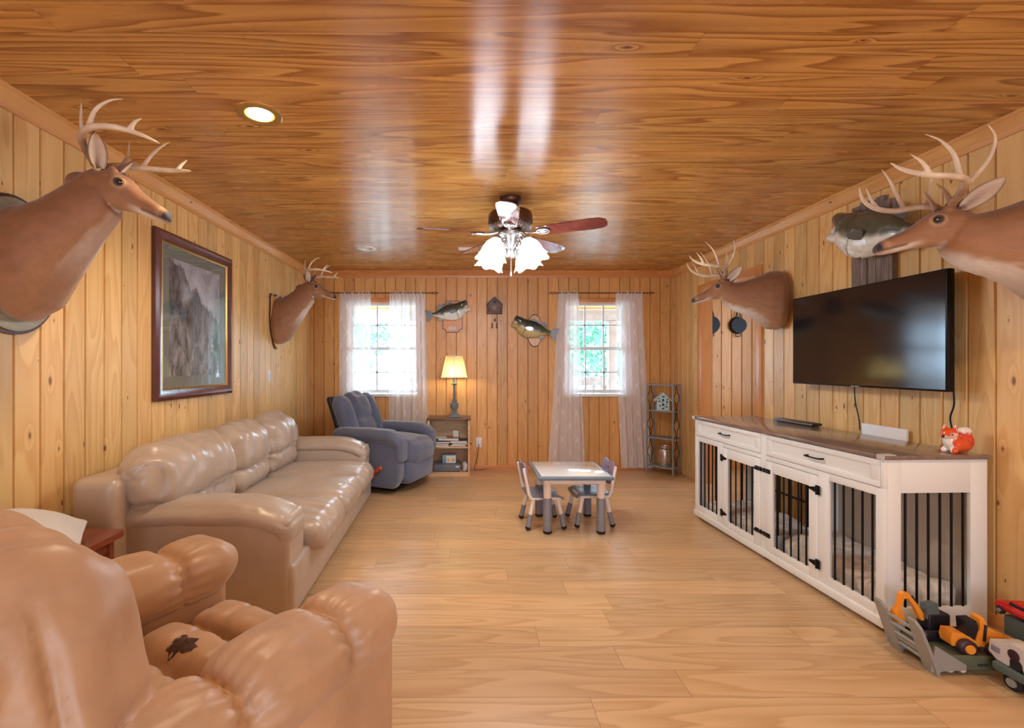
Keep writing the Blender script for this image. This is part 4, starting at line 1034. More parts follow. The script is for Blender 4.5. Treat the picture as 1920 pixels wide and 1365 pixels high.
for k in range(4):
    a = math.radians(45+90*k); R_ = Matrix.Rotation(a, 4, 'Z')
    ar = MB(); ar.tube([(.03, 0, -.30), (.075, 0, -.255), (.115, 0, -.262), (.135, 0, -.29), (.14, 0, -.305)], .0075, 10, T=R_, smooth=4)
    ar.tube([(.075, 0, -.262), (.055, 0, -.30), (.075, 0, -.34), (.06, 0, -.375), (.075, 0, -.40), (.062, 0, -.425)], [.006, .007, .009, .007, .008, .004], 8, T=R_, smooth=4)
    for q in range(5): ar.ball((.068+.012*math.sin(q*2.2), 0, -.30-.027*q), .010, seg=8, T=R_)
    ar.lathe([(.0, .006), (.030, .004), (.034, -.012), (.026, -.022), (0, -.024)], T=R_ @ Matrix.Translation((.142, 0, -.305)) @ Matrix.Rotation(math.radians(-22), 4, 'Y'))
    ar = ar.build('lamp_arm', M['pewter'], fan)
    rg = []
    for r0, z0_, lob in ((.028, -.012, 0), (.045, -.030, 0), (.066, -.060, .02), (.078, -.095, .03), (.084, -.130, .05), (.096, -.160, .09), (.100, -.168, .11)):
        rg.append([Vector((r0*(1+lob*math.cos(6*2*PI*j/48))*math.cos(2*PI*j/48), r0*(1+lob*math.cos(6*2*PI*j/48))*math.sin(2*PI*j/48), z0_-lob*.08*math.cos(6*2*PI*j/48))) for j in range(48)])
    Tq = R_ @ Matrix.Translation((.142, 0, -.305)) @ Matrix.Rotation(math.radians(-22), 4, 'Y')
    MB().loft(rg, cap=False, T=Tq).build('glass_shade', M['fanglass'], ar, angle=80)
    p_ = Tq @ Vector((0, 0, -.21)); l = point('fan_bulb_glow', tuple(p_+Vector((FX, FY, H))), 9, (1, .95, .89), .10)
m = MB(); m.tube([(.005, -.0, -.42), (.005, 0, -.52)], .0015, 6); m.tube([(.005, 0, -.52), (.005, 0, -.545)], [.005, .004], 8); m.build('pull_chain', M['pewter'], fan)

# ---------------------------------------------------------------- curtains and rods
def panel(label, xt0, xt1, xb0, xb1, zt, zb, yc, folds, seed, amp=.022):
    random.seed(seed); nx, nz = 90, 46; vs = []; uv = []; ph_ = [random.uniform(0, 6.28) for _ in range(4)]
    wid = (abs(xb1-xb0)+abs(xt1-xt0))*.75
    for i in range(nz+1):
        q = i/nz; z_ = lerp(zt, zb, q); e = q**1.25
        for j in range(nx+1):
            u = j/nx; x_ = lerp(lerp(xt0, xb0, e), lerp(xt1, xb1, e), u)
            y_ = amp*(.35+.65*sst(0, .25, q))*(math.sin(u*folds*2*PI+ph_[0]+.5*math.sin(q*3+ph_[1]))*.7+.45*math.sin(u*folds*3.3*PI+ph_[2]+q*1.5))+(.008*math.sin(u*folds*14+ph_[3]) if q < .06 else 0)
            x_ += .006*math.sin(q*7+u*5+ph_[3])*q
            vs.append((x_, yc+y_*1.0, z_)); uv.append((u*wid+seed*.3, (zt-z_)))
    fs = [(i*(nx+1)+j, i*(nx+1)+j+1, (i+1)*(nx+1)+j+1, (i+1)*(nx+1)+j) for i in range(nz) for j in range(nx)]
    me = bpy.data.meshes.new('sheer_curtain'); me.from_pydata(vs, [], fs); me.materials.append(M['sheer'])
    ul = me.uv_layers.new(name='UVMap')
    for lp_ in me.loops: ul.data[lp_.index].uv = uv[lp_.vertex_index]
    me.polygons.foreach_set('use_smooth', [True]*len(fs)); me.update()
    o = bpy.data.objects.new('sheer_curtain', me); COL.objects.link(o); tag(o, label, 'curtain', 'sheer white curtains')
def X5(px, Y=5.77): return (px-875)/F_PX*Y
RZ = 2.185
panel('sheer curtain at the left of the left window, behind the blue recliner', X5(636), X5(695), X5(636), X5(692), RZ+.012, .30, 5.775, 4, 1)
panel('sheer curtain at the right of the left window, beside the lamp', X5(730), X5(798), X5(729), X5(806), RZ+.012, .25, 5.775, 4.5, 2)
panel('flared sheer curtain at the left of the right window, hanging behind the play table', X5(1047), X5(1086), X5(1028), X5(1097), RZ+.012, .045, 5.775, 3, 3)
panel('sheer curtain at the right of the right window, beside the metal shelf', X5(1155), X5(1205), X5(1165), X5(1222), RZ+.012, .03, 5.775, 3.5, 4)
for x0_, x1_, lb in ((X5(627), X5(808), 'thin bronze curtain rod over the left window'), (X5(1044), X5(1213), 'thin bronze curtain rod over the right window')):
    t_ = thing('curtain_rod', lb, 'curtain rod', (0, 5.775, RZ))
    MB().tube([(x0_, 0, 0), (x1_, 0, 0)], .006, 10).build('rod', M['bronze'], t_)
    for s, xe in ((-1, x0_), (1, x1_)):
        m = MB()
        for k in range(4):
            ps = []
            for i in range(9):
                q = i/8; r_ = .017*math.sin(PI*q); a = k*PI/2+q*2.4; ps.append((xe+s*(.002+.085*q), r_*math.cos(a), r_*math.sin(a)))
            m.tube(ps, .0022, 6)
        m.ball((xe+s*.09, 0, 0), .006, seg=8); m.build('cage_finial', M['bronze'], t_)
        MB().tube([(xe-s*.03, 0, 0), (xe-s*.03, .06, .0)], .004, 8).build('bracket', M['bronze'], t_)
# ---------------------------------------------------------------- bookcase with clutter
bx0, bx1, by0, by1 = -.455, .035, 5.475, 5.81
bc = thing('bookcase', 'small open pine bookcase with dark top under the lamp', 'bookcase', ((bx0+bx1)/2, (by0+by1)/2, 0))
hw, hd = (bx1-bx0)/2, (by1-by0)/2
mpine = wood('raw_pine', 0, 2, .4, 0, (224, 196, 148), (196, 158, 106), .3, .5, 8, contrast=.5)
MB().box(-hw-.012, hw+.012, -hd-.014, hd, .652, .674, .004).build('top', M['dkwood'], bc)
for s in (-1, 1): MB().box(s*hw, s*(hw-.020), -hd, hd, 0, .651, .002).build('side_panel', mpine, bc)
for z_ in (.025, .325): MB().box(-hw+.021, hw-.021, -hd+.004, hd-.012, z_, z_+.018, .002).build('shelf', mpine, bc)
MB().box(-hw+.021, hw-.021, -hd+.002, -hd+.016, .0, .024).build('kick_board', mpine, bc)
MB().box(-hw+.02, hw-.02, hd-.010, hd-.001, .02, .65).build('back_panel', mpine, bc)
cx_, cy_ = (bx0+bx1)/2, (by0+by1)/2
def slab(name, label, cat, x_, y_, z_, w, d, h, rz, mat, group, rot=None):
    t_ = thing(name, label, cat, (x_, y_, z_), math.radians(rz), group, rot)
    m = MB(); m.box(-w/2, w/2, -d/2, d/2, 0, h*.12); m.box(-w/2, w/2, -d/2, d/2, h*.88, h); m.box(-w/2, -w/2+.003, -d/2, d/2, h*.12, h*.88); m.build('cover', mat, t_, smooth=False)
    MB().box(-w/2+.004, w/2-.002, -d/2+.002, d/2-.002, h*.13, h*.87).build('pages', M['paper'], t_, smooth=False); return t_
g = 'magazines and papers on the upper bookcase shelf'
slab('magazine', 'pale magazine at the bottom left of the upper bookcase shelf', 'magazine', -.315, 5.60, .344, .20, .22, .014, 3, M['paper'], g)
slab('magazine', 'dark covered magazine on the left pile of the bookcase', 'magazine', -.31, 5.61, .3585, .21, .22, .022, -4, M['magdark'], g)
slab('magazine', 'white paged magazine at the bottom right of the upper bookcase shelf', 'magazine', -.092, 5.60, .344, .185, .21, .022, -6, M['magdark'], g)
slab('magazine', 'thin pale magazine second from bottom of the right pile', 'magazine', -.085, 5.60, .3665, .18, .21, .012, 5, M['paper'], g)
slab('magazine', 'black magazine in the middle of the left pile', 'magazine', -.30, 5.60, .381, .20, .22, .020, 2, M['magdark'], g)
slab('magazine', 'black folder on top of the right pile', 'folder', -.095, 5.61, .379, .20, .22, .03, 0, M['magdark'], g)
slab('magazine', 'tan and white book lying on top of the papers', 'book', -.21, 5.59, .41, .24, .20, .03, -3, M['magtan'], g)
slab('magazine', 'white booklet on top of the left pile in the bookcase', 'booklet', -.31, 5.60, .4405, .13, .18, .008, 8, M['paper'], g)
t_ = thing('photo_card', 'small pale card standing on the papers in the bookcase', 'card', (-.13, 5.59, .4405), math.radians(-20)); MB().box(-.035, .035, -.003, .003, 0, .075, .001).build('card', M['paper'], t_)
t_ = thing('plastic_case', 'flat grey plastic case on the bottom bookcase shelf', 'case', (-.22, 5.615, .0435))
MB().soft((-.01, 0, .045), (.33, .24, .088), .02, 3, 2).build('case_body', M['graybag'], t_); MB().box(.09, .13, -.123, -.118, .055, .07, .001).build('latch', M['paper'], t_)
t_ = thing('photo_box', 'blue grey box with a white picture label on the grey case', 'box', (-.21, 5.60, .134), math.radians(4))
MB().box(-.08, .08, -.05, .05, 0, .10, .003).build('box_body', M['boxblue'], t_); MB().box(-.035, .078, -.0525, -.050, .004, .09, .001).build('box_label', M['paper'], t_)
m = MB()
for q in (-.008, .045): m.lathe([(.016, 0), (.016, .001)], T=Matrix.Translation((q+.0, -.0526, .042)) @ Matrix.Rotation(PI/2, 4, 'X') @ Matrix.Diagonal((1, 1.4, 1, 1)))
m.build('label_print', M['plaque'], t_)
t_ = thing('plastic_bag', 'crumpled grey white plastic bag beside the photo box', 'bag', (-.012, 5.60, .0435))
m = MB(); m.soft((-.004, 0, .05), (.055, .18, .09), .025, 3, 4)
remesh(m, 'bag_body', M['pillow'], t_, .006, 1, lambda c, n: .010*noise.noise(c*28))

# ---------------------------------------------------------------- play table and two chairs
kt = thing('play_table', 'small square play table with glossy top and thick grey legs', 'table', (.83, 3.83, 0))
MB().soft((0, 0, .438), (.578, .578, .028), .013, 3, 3).build('table_edge', M['plastic_sl'], kt)
MB().box(-.262, .262, -.262, .262, .448, .4545, .002).build('table_top', M['tabletop'], kt)
m = MB(); 
for s in (-1, 1): m.box(-.235, .235, s*.222, s*.236, .385, .424, .004); m.box(s*.222, s*.236, -.235, .235, .385, .424, .004)
m.build('apron', M['plastic_lt'], kt)
for sx in (-1, 1):
    for sy in (-1, 1):
        c = (sx*.207, sy*.207)
        l = MB().lathe([(0, .26), (.029, .262), (.032, .40), (.040, .424), (0, .425)], c=(c[0], c[1], 0)).build('leg', M['plastic_lt'], kt)
        MB().lathe([(0, .022), (.033, .022), (.034, .03), (.033, .268), (.030, .274), (0, .274)], c=(c[0], c[1], 0)).build('leg_sleeve', M['plastic_gy'], l)
        MB().lathe([(0, 0), (.028, 0), (.034, .008), (.034, .022), (0, .022)], c=(c[0], c[1], 0)).build('foot', M['rubber'], l)
def kid_chair(label, x_, y_, rz):
    t_ = thing('play_chair', label, 'chair', (x_, y_, 0), rz, 'play chairs at the play table')     # local +x is its front
    def w_(q):
        q = q.copy(); q.z -= .018*(1-(q.y/.15)**2)*sst(-.15, -.02, q.x)*1.; q.z -= .02*sst(.09, .15, q.x); return q
    MB().soft((0, 0, .265), (.29, .285, .016), .0078, 2, 8, warp=w_).build('seat', M['plastic_sl'], t_)
    m = MB()
    for s in (-1, 1):
        m.soft((-.0, s*.128, .244), (.25, .026, .022), .008, 2, 2)
        m.tube([(-.10, s*.128, .235), (-.13, s*.132, .27), (-.145, s*.132, .34), (-.165, s*.13, .43), (-.175, s*.128, .485)], [.018, .016, .014, .013, .012], 10, smooth=3)
    m.soft((-.11, 0, .244), (.03, .25, .02), .008); m.soft((.11, 0, .242), (.03, .25, .02), .008)
    remesh(m, 'frame', M['plastic_lt'], t_, .005, 2)
    # backrest with a butterfly shaped hole
    out = [(-.125, .36), (-.13, .44), (-.12, .50), (-.085, .52), (-.045, .512), (0, .498), (.045, .512), (.085, .52), (.12, .50), (.13, .44), (.125, .36), (.09, .335), (0, .33), (-.09, .335)]
    fly = [(-.035, .425), (-.038, .455), (-.028, .47), (-.012, .462), (0, .450), (.012, .462), (.028, .47), (.038, .455), (.035, .425), (.022, .415), (0, .432), (-.022, .415)]
    rs = []
    n = 56
    def ray(poly, a, c0):
        best = 0
        d_ = (math.cos(a), math.sin(a))
        for (p, q) in zip(poly, poly[1:]+poly[:1]):
            ex, ey = q[0]-p[0], q[1]-p[1]; den = d_[0]*ey-d_[1]*ex
            if abs(den) < 1e-9: continue
            tx, ty = p[0]-c0[0], p[1]-c0[1]; tt = (tx*ey-ty*ex)/den; uu = (tx*d_[1]-ty*d_[0])/den
            if tt > 0 and -1e-6 <= uu <= 1+1e-6: best = max(best, tt)
        return (c0[0]+d_[0]*best, c0[1]+d_[1]*best)
    c0 = (0, .442); O = [ray(out, 2*PI*j/n, c0) for j in range(n)]; I = [ray(fly, 2*PI*j/n, c0) for j in range(n)]
    bx = lambda a, b, d: Vector((-.150-(b-.36)*.17+d+.35*a*a, a, b))
    m = MB(); m.loft([[bx(a, b, d) for a, b in P_] for P_, d in ((O, .0), (I, .0), (I, .014), (O, .014), (O, .0))], cap=False)
    m.build('backrest', M['plastic_mv'], t_, angle=50)
    for sx in (-1, 1):
        for sy in (-1, 1):
            p0 = Vector((sx*.095, sy*.118, .245)); p1 = Vector((sx*.148, sy*.145, .0)); at = lambda q: p0.lerp(p1, q)
            l = MB().tube([at(0), at(.5), at(.52)], [.019, .017, .012], 14).build('leg', M['plastic_lt'], t_)
            MB().tube([at(.5), at(.505), at(.88), at(.90)], [.014, .0195, .0205, .014], 14).build('leg_sleeve', M['plastic_gy'], l)
            MB().tube([at(.88), at(.89), at(.95), at(.985)], [.014, .0215, .021, .010], 14).build('foot', M['rubber'], l)
kid_chair('left play chair with mauve grey back, pulled out from the play table', .615, 3.835, math.radians(4))
kid_chair('right play chair with its back to the dog crate console', 1.015, 3.885, math.radians(183))

# ---------------------------------------------------------------- metal corner shelf
sh = thing('metal_shelf', 'grey metal three shelf stand with scrollwork sides in the right corner', 'shelf', (2.345, 5.60, 0), math.radians(-45))   # local x along its front
W2, D2 = .155, .10
for sx in (-1, 1):
    for sy in (-1, 1): MB().box(sx*W2-.008, sx*W2+.008, sy*D2-.008, sy*D2+.008, 0, 1.07, .002).build('post', M['greypaint'], sh)
m = MB()
for s in (-1, 1): m.box(-W2, W2, s*D2-.005, s*D2+.005, 1.055, 1.07); m.box(s*W2-.005, s*W2+.005, -D2, D2, 1.055, 1.07)
m.build('top_rail', M['greypaint'], sh)
SHZ = (.085, .425, .745)
for z_ in SHZ: MB().box(-W2-.004, W2+.004, -D2-.004, D2+.004, z_, z_+.014, .003).build('shelf_board', M['greypaint'], sh)
for s in (-1, 1):
    for z_ in (.26, .59, .91):
        ps = []
        for j in range(41):
            a = 2*PI*j/40; r_ = 1+.30*math.cos(4*a); ps.append((s*W2, .060*r_*math.sin(a), z_+.115*r_*math.cos(a)))
        m = MB(); m.tube(ps, .0042, 6)
        m.tube([(s*W2, -D2, z_), (s*W2, -.075, z_)], .004, 6); m.tube([(s*W2, D2, z_), (s*W2, .075, z_)], .004, 6)
        m.build('side_scroll', M['navy'], sh)
bh = thing('birdhouse', 'pale blue birdhouse with painted black birds on the top metal shelf', 'birdhouse', (2.335, 5.60, .76), math.radians(-12))
m = MB(); m.prism([(-.068, .0), (.068, 0), (.068, .125), (0, .195), (-.068, .125)], -.05, .05, lambda a, b, c: (a, c, b)); m.build('walls', M['birdblue'], bh, angle=30)
m = MB()
for s in (-1, 1): m.prism([(0, .212), (s*.096, .118), (s*.096, .104), (0, .196)], -.064, .064, lambda a, b, c: (a, c, b))
m.build('roof', M['birdblue'], bh, angle=30)
MB().box(-.078, .078, -.062, .058, -.0, .006).build('base_board', M['birdblue'], bh)
m = MB()
for z_, r_ in ((.122, .013), (.068, .014)): m.lathe([(r_, 0), (r_, .002)], T=Matrix.Translation((0, -.05, z_)) @ Matrix.Rotation(PI/2, 4, 'X'))
m.build('entry_holes', M['black'], bh)
m = MB(); random.seed(4)
def bird(cx, cz, s_, a):
    T = Matrix.Translation((cx, -.0505, cz)) @ Matrix.Rotation(math.radians(a), 4, 'Y')
    m.prism([(-.02*s_, .004*s_), (-.006*s_, .008*s_), (.004*s_, .012*s_), (.012*s_, .008*s_), (.018*s_, .008*s_), (.010*s_, 0), (.0, -.006*s_), (-.010*s_, -.002*s_)], 0, -.0015, lambda p, q, c: (p, c, q), T=T)
for q in ((0, .158, 1.1, 20), (.038, .10, 1.1, 80), (-.04, .105, .9, -30), (-.035, .055, .9, 60), (.035, .04, 1., 10), (.0, .02, 1.1, -20), (-.045, .135, .7, 0), (.045, .13, .7, 40), (-.01, .095, .8, 0), (.04, .07, .7, -60)): bird(*q)
m.tube([(-.045, -.0505, .0), (-.04, -.0505, .03), (-.03, -.0505, .05)], .0015, 5); m.build('painted_birds', M['black'], bh)
cn = thing('metal_canister', 'brushed steel canister on the bottom metal shelf', 'canister', (2.355, 5.58, .10))
MB().lathe([(0, 0), (.066, 0), (.070, .006), (.070, .195), (.062, .208), (.052, .212), (.052, .222), (.060, .224), (.060, .236), (.05, .238), (.048, .228), (0, .228)], seg=36).build('can_body', M['steel'], cn)
m = MB(); m.tube([(.068, 0, .19), (.088, 0, .17), (.088, 0, .10), (.070, 0, .08)], .005, 8, smooth=3); m.build('handle', M['steel'], cn)

# ---------------------------------------------------------------- dog crate console; local x = depth from the front, y = along, from the near end
cr = thing('dog_crate_console', 'long white double dog crate console with brown top under the television', 'dog crate', (2.012, 2.262, 0), math.radians(2.2))
DP, LN, ZT = .520, 1.735, .842
cw = M['crate']
top = MB().box(-.012, DP+.004, -.014, LN+.012, ZT, ZT+.021, .004).build('top', M['crate_top'], cr)
MB().box(.0, DP, .0, LN, .03, .052, .002).build('floor_panel', cw, cr)
MB().box(-.012, .02, -.006, LN+.006, .028, .075, .006).build('bottom_rail', cw, cr)
for yy in (.04, LN/2, LN-.04): MB().box(.03, DP-.03, yy-.03, yy+.03, 0, .03).build('foot', M['black'], cr)
fr_ = MB(); G = .002
def fbox(y0, y1, z0, z1, x0=0., x1=.02): fr_.box(x0, x1, y0, y1, z0, z1, .0015)
HL = LN/2
fbox(0, .045, .075, .70); fbox(.33, .405, .075, .70); fbox(.045, .33, .075, .125); fbox(.045, .33, .66, .70)
fbox(.405, HL-.03, .672, .70); fbox(HL-.03, HL+.03, .075, ZT); fbox(LN-.045, LN, .075, .70)
fbox(LN-.405, LN-.33, .075, .70); fbox(LN-.33, LN-.045, .075, .125); fbox(LN-.33, LN-.045, .66, .70); fbox(HL+.03, LN-.405, .672, .70)
fbox(0, .02, .70, ZT); fbox(LN-.02, LN, .70, ZT)
fr_.build('face_frame', cw, cr)
def bars(parent, axis, fixed, lo, hi, n, z0, z1, x=0.):
    for i in range(n):
        q = lerp(lo, hi, (i+.5)/n); a = (x, q, z0) if axis == 'y' else (q, fixed, z0)
        MB().tube([a, (a[0], a[1], z1)], .0052, 10).build('bar', M['black'], parent)
pn = MB().box(.024, .028, .04, .045, .12, .13).build('barred_panel', cw, cr); bars(pn, 'y', 0, .045, .33, 5, .12, .665, .011)
pn = MB().box(.024, .028, LN-.045, LN-.04, .12, .13).build('barred_panel', cw, cr); bars(pn, 'y', 0, LN-.33, LN-.045, 5, .12, .665, .011)
def door(y0, y1, hinge_near, nm='door'):
    m = MB(); z0, z1 = .077, .668; w = .062
    for (a, b, c, d) in ((y0+G, y0+w, z0, z1), (y1-w, y1-G, z0, z1), (y0+w, y1-w, z0, z0+.045), (y0+w, y1-w, z1-.07, z1)): m.box(-.006, .014, a, b, c, d, .0015)
    dr_ = m.build('door', cw, cr); bars(dr_, 'y', 0, y0+w, y1-w, 5, z0+.04, z1-.065, .004)
    hy, ly, s = (y0, y1, 1) if hinge_near else (y1, y0, -1)
    for z_ in (.17, .59):
        h_ = MB(); h_.box(-.011, -.006, hy-s*.022, hy-s*.002, z_-.026, z_+.026, .002)
        h_.prism([(hy, z_-.018), (hy+s*.055, z_-.006), (hy+s*.055, z_+.006), (hy, z_+.018)], -.011, -.006, lambda a, b, c: (c, a, b)); h_.tube([(-.011, hy, z_-.027), (-.011, hy, z_+.027)], .005, 8)
        h_.build('hinge', M['black'], dr_)
        l_ = MB(); l_.box(-.011, -.006, ly-s*.045, ly-s*.004, z_+.012-.014, z_+.012+.014, .002); l_.box(-.011, -.006, ly+s*.003, ly+s*.025, z_-.002, z_+.026, .002)
        l_.tube([(-.015, ly-s*.05, z_+.012), (-.015, ly+s*.022, z_+.012)], .0045, 8); l_.tube([(-.015, ly-s*.03, z_+.012), (-.024, ly-s*.03, z_+.005)], .0035, 8)
        l_.build('slide_bolt', M['black'], dr_)
door(.405, HL-.03, True); door(HL+.03, LN-.405, False)
for (a, b) in ((.02, HL-.03), (HL+.03, LN-.02)):
    m = MB(); z0, z1 = .704, .838
    m.box(-.003, .016, a+G, b-G, z0, z0+.030, .0015); m.box(-.003, .016, a+G, b-G, z1-.030, z1, .0015); m.box(-.003, .016, a+G, a+.05, z0+.03, z1-.03, .0015); m.box(-.003, .016, b-.05, b-G, z0+.03, z1-.03, .0015); m.box(.006, .015, a+.05, b-.05, z0+.03, z1-.03)
    dw = m.build('drawer', cw, cr); c_ = (a+b)/2
    m = MB(); m.tube([(.004, c_-.055, .771), (-.02, c_-.055, .771), (-.024, c_-.03, .771), (-.024, c_+.03, .771), (-.02, c_+.055, .771), (.004, c_+.055, .771)], [.006, .005, .0045, .0045, .005, .006], 8, smooth=2)
    m.build('handle', M['black'], dw)
for (ya, yb, lb) in ((.0, .018, 1), (LN-.018, LN, 0)):
    m = MB(); m.box(.02, .085, ya, yb, .052, ZT, .0015); m.box(.435, DP, ya, yb, .052, ZT, .0015); m.box(.085, .435, ya, yb, .052, .125, .0015); m.box(.085, .435, ya, yb, .68, ZT, .0015)
    ep = m.build('end_panel', cw, cr); bars(ep, 'x', (ya+yb)/2, .085, .435, 6, .12, .685)
m = MB(); m.box(.02, .06, HL-.009, HL+.009, .052, ZT); m.box(.46, DP, HL-.009, HL+.009, .052, ZT); m.box(.06, .46, HL-.009, HL+.009, .60, ZT); m.box(.06, .46, HL-.009, HL+.009, .052, .16)
dv = m.build('divider', cw, cr); bars(dv, 'x', HL, .06, .46, 5, .15, .61)
MB().box(.02, DP-.012, .018, LN-.018, .695, .702).build('drawer_floor', M['crate_in'], cr)
m = MB(); m.box(DP-.012, DP, .018, HL, .052, ZT); m.box(DP-.012, DP, HL, LN, .64, ZT); m.box(DP-.012, DP, HL, LN, .052, .12); m.box(DP-.012, DP, LN-.06, LN-.018, .12, .64)
bk = m.build('back_panel', M['crate_in'], cr); bars(bk, 'y', 0, HL+.02, LN-.07, 8, .11, .65, DP-.006)
MB().tube([(DP-.02, HL+.01, .30), (DP-.02, LN-.02, .30)], .008, 8).build('cross_bar', M['black'], cr)
for yy, sg in ((-.0145, 1), (LN+.0125, -1)):
    m = MB(); y0_, y1_ = sorted((yy-sg*.004, yy+sg*.035)); m.box(-.020, .045, y0_, y1_, ZT+.0215, ZT+.026, .002); m.box(-.020, -.0145, y0_, y1_, ZT-.002, ZT+.0215, .001)
    m.build('corner_guard', M['clear'], cr)
def pad(label, y0, y1, seed, h=.11):
    t_ = thing('dog_blanket', label, 'blanket', (0, 0, 0)); t_.matrix_world = cr.matrix_world
    t_.location = cr.location; t_.rotation_euler = cr.rotation_euler
    m = MB(); m.soft((.265, (y0+y1)/2, .052+h/2+.006), (.42, y1-y0, h), .04, 4, 8, (0, 0, .02))
    def d(c, n): return .020*noise.noise(c*9+Vector((seed, 0, 0)))+.012*abs(noise.noise(c*20+Vector((0, seed, 0))))-.008+.014*abs(math.sin(c.y*14+c.x*9+4*noise.noise(c*5)))*max(0, n.z)
    remesh(m, 'fleece', M['blanket'], t_, .009, 2, d); return t_
pad('rumpled beige fleece blankets in the near half of the dog crate', .07, HL-.06, 1, .13)
pad('rumpled beige fleece blankets in the far half of the dog crate', HL+.06, LN-.07, 5, .10)
TZ = ZT+.0215
tr = thing('media_box', 'flat black media box on the console below the television', 'media box', (2.462, 3.50, TZ), math.radians(4))
MB().box(-.035, .035, -.19, .19, .004, .022, .003).build('case', M['toyblack'], tr); MB().box(-.038, -.035, -.185, .185, .008, .014).build('front_strip', M['pewter'], tr); MB().box(-.028, .028, -.17, .17, 0, .004).build('feet_pad', M['rubber'], tr)
wb = thing('white_board', 'narrow white board standing between the console and the wall', 'board', (2.5515, 2.87, 0))
MB().box(-.006, .006, -.155, .155, 0, .925, .002).build('board_panel', M['white'], wb)

# ceramic fox planter
fx = thing('fox_figurine', 'glossy orange ceramic fox with white tipped tail on the console', 'figurine', (2.435, 2.335, TZ), math.radians(10))
OR, WH_, BL_ = s2l((222, 78, 22)), s2l((238, 228, 214)), s2l((120, 30, 16))
m = MB()          # local: face toward -x
m.soft((.005, 0, .038), (.11, .075, .075), .034, 5, 3)
m.ball((-.035, 0, .060), .034, (.9, .9, 1.25)); m.ball((-.042, 0, .095), .034, (1.0, 1.0, .85)); m.tube([(-.055, 0, .09), (-.085, 0, .082)], [.018, .006], 10)
m.ball((.055, .0, .055), .040, (.85, .85, 1.3)); m.ball((.050, 0, .105), .031, (1.15, .85, .75)); m.ball((-.045, -.022, .014), .016); m.ball((-.045, .022, .014), .016)
def cf(c, n):
    col = OR
    if c.x < -.040 and c.z < .085 and abs(c.y) < .022 and n.x < .3: col = WH_
    e = Vector((c.x+.048, abs(c.y)-.025, c.z-.088))
    if e.length < .019 and n.x < .75 and c.z < .101: col = s2l((240, 196, 170))
    if c.x < -.08: col = s2l((50, 30, 26))
    if c.x > .01: col = mixc(col, WH_, sst(.092, .104, c.z+.004*math.sin(c.x*300)))
    if c.x > .03 and .04 < c.z < .09: col = mixc(col, s2l((196, 30, 10)), .5*sst(.0, .02, abs(c.y)))
    e = Vector((c.x+.060, abs(c.y)-.024, c.z-.094)).length
    if e < .0055: col = s2l((70, 20, 18))
    return col
remesh(m, 'body', M['orange'], fx, .0032, 4, None, cf)
for s in (-1, 1):
    e = MB(); e.col = OR; e.loft([[Vector((-.036, s*.019, .115))+Vector((.010*math.cos(2*PI*j/10), s*.012*math.sin(2*PI*j/10), 0)) for j in range(10)], [Vector((-.037, s*.022, .128))+Vector((.006*math.cos(2*PI*j/10), s*.008*math.sin(2*PI*j/10), 0)) for j in range(10)], [Vector((-.038, s*.024, .139))+Vector((.0012*math.cos(2*PI*j/10), s*.0012*math.sin(2*PI*j/10), 0)) for j in range(10)]])
    for i in range(20, 30): e.c[i] = WH_
    e.build('ear', M['orange'], fx)

# ---------------------------------------------------------------- toys on the floor by the crate
def wheel(parent, c, r, w, tyre, hub, ax='y', nm='wheel'):
    R_ = Matrix.Translation(c) @ (Matrix.Rotation(PI/2, 4, 'X') if ax == 'y' else Matrix.Rotation(PI/2, 4, 'Y'))
    o = MB().lathe([(0, -w/2), (r*.8, -w/2), (r, -w*.32), (r, w*.32), (r*.8, w/2), (0, w/2)], T=R_, seg=28).build(nm, tyre, parent)
    MB().lathe([(0, -w/2-.004), (r*.52, -w/2-.004), (r*.60, -w/2+.002), (r*.60, w/2-.002), (r*.52, w/2+.004), (0, w/2+.004)], T=R_, seg=24).build('hub', hub, o)
    return o
tt = thing('toy_trailer', 'olive toy trailer with grey slatted ramp raised beside the crate', 'toy trailer', (2.10, 2.06, 0), math.radians(-2))
MB().box(-.14, .16, -.10, .10, .045, .070, .006).build('deck', M['toyolive'], tt)
sk = MB(); sk.box(-.10, .12, -.106, -.092, .028, .085, .004); sk.build('side_skirt', M['toyolive'], tt); sk = MB(); sk.box(-.10, .12, .092, .106, .028, .085, .004); sk.build('side_skirt', M['toyolive'], tt)
lt = MB()
for q in range(4): lt.box(.03+q*.011, .038+q*.011, -.1075, -.106, .046, .056)
lt.build('side_lettering', M['magdark'], tt)
for x_ in (-.115, -.068, -.018):
    for s in (-1, 1): wheel(tt, (x_, s*.082, .0235), .0235, .022, M['toyolive'] if x_ > -.1 else M['toygrey'], M['plastic_lt'])
R_ = Matrix.Translation((-.145, 0, .045)) @ Matrix.Rotation(math.radians(-68), 4, 'Y') @ Matrix.Rotation(math.radians(180), 4, 'Z')
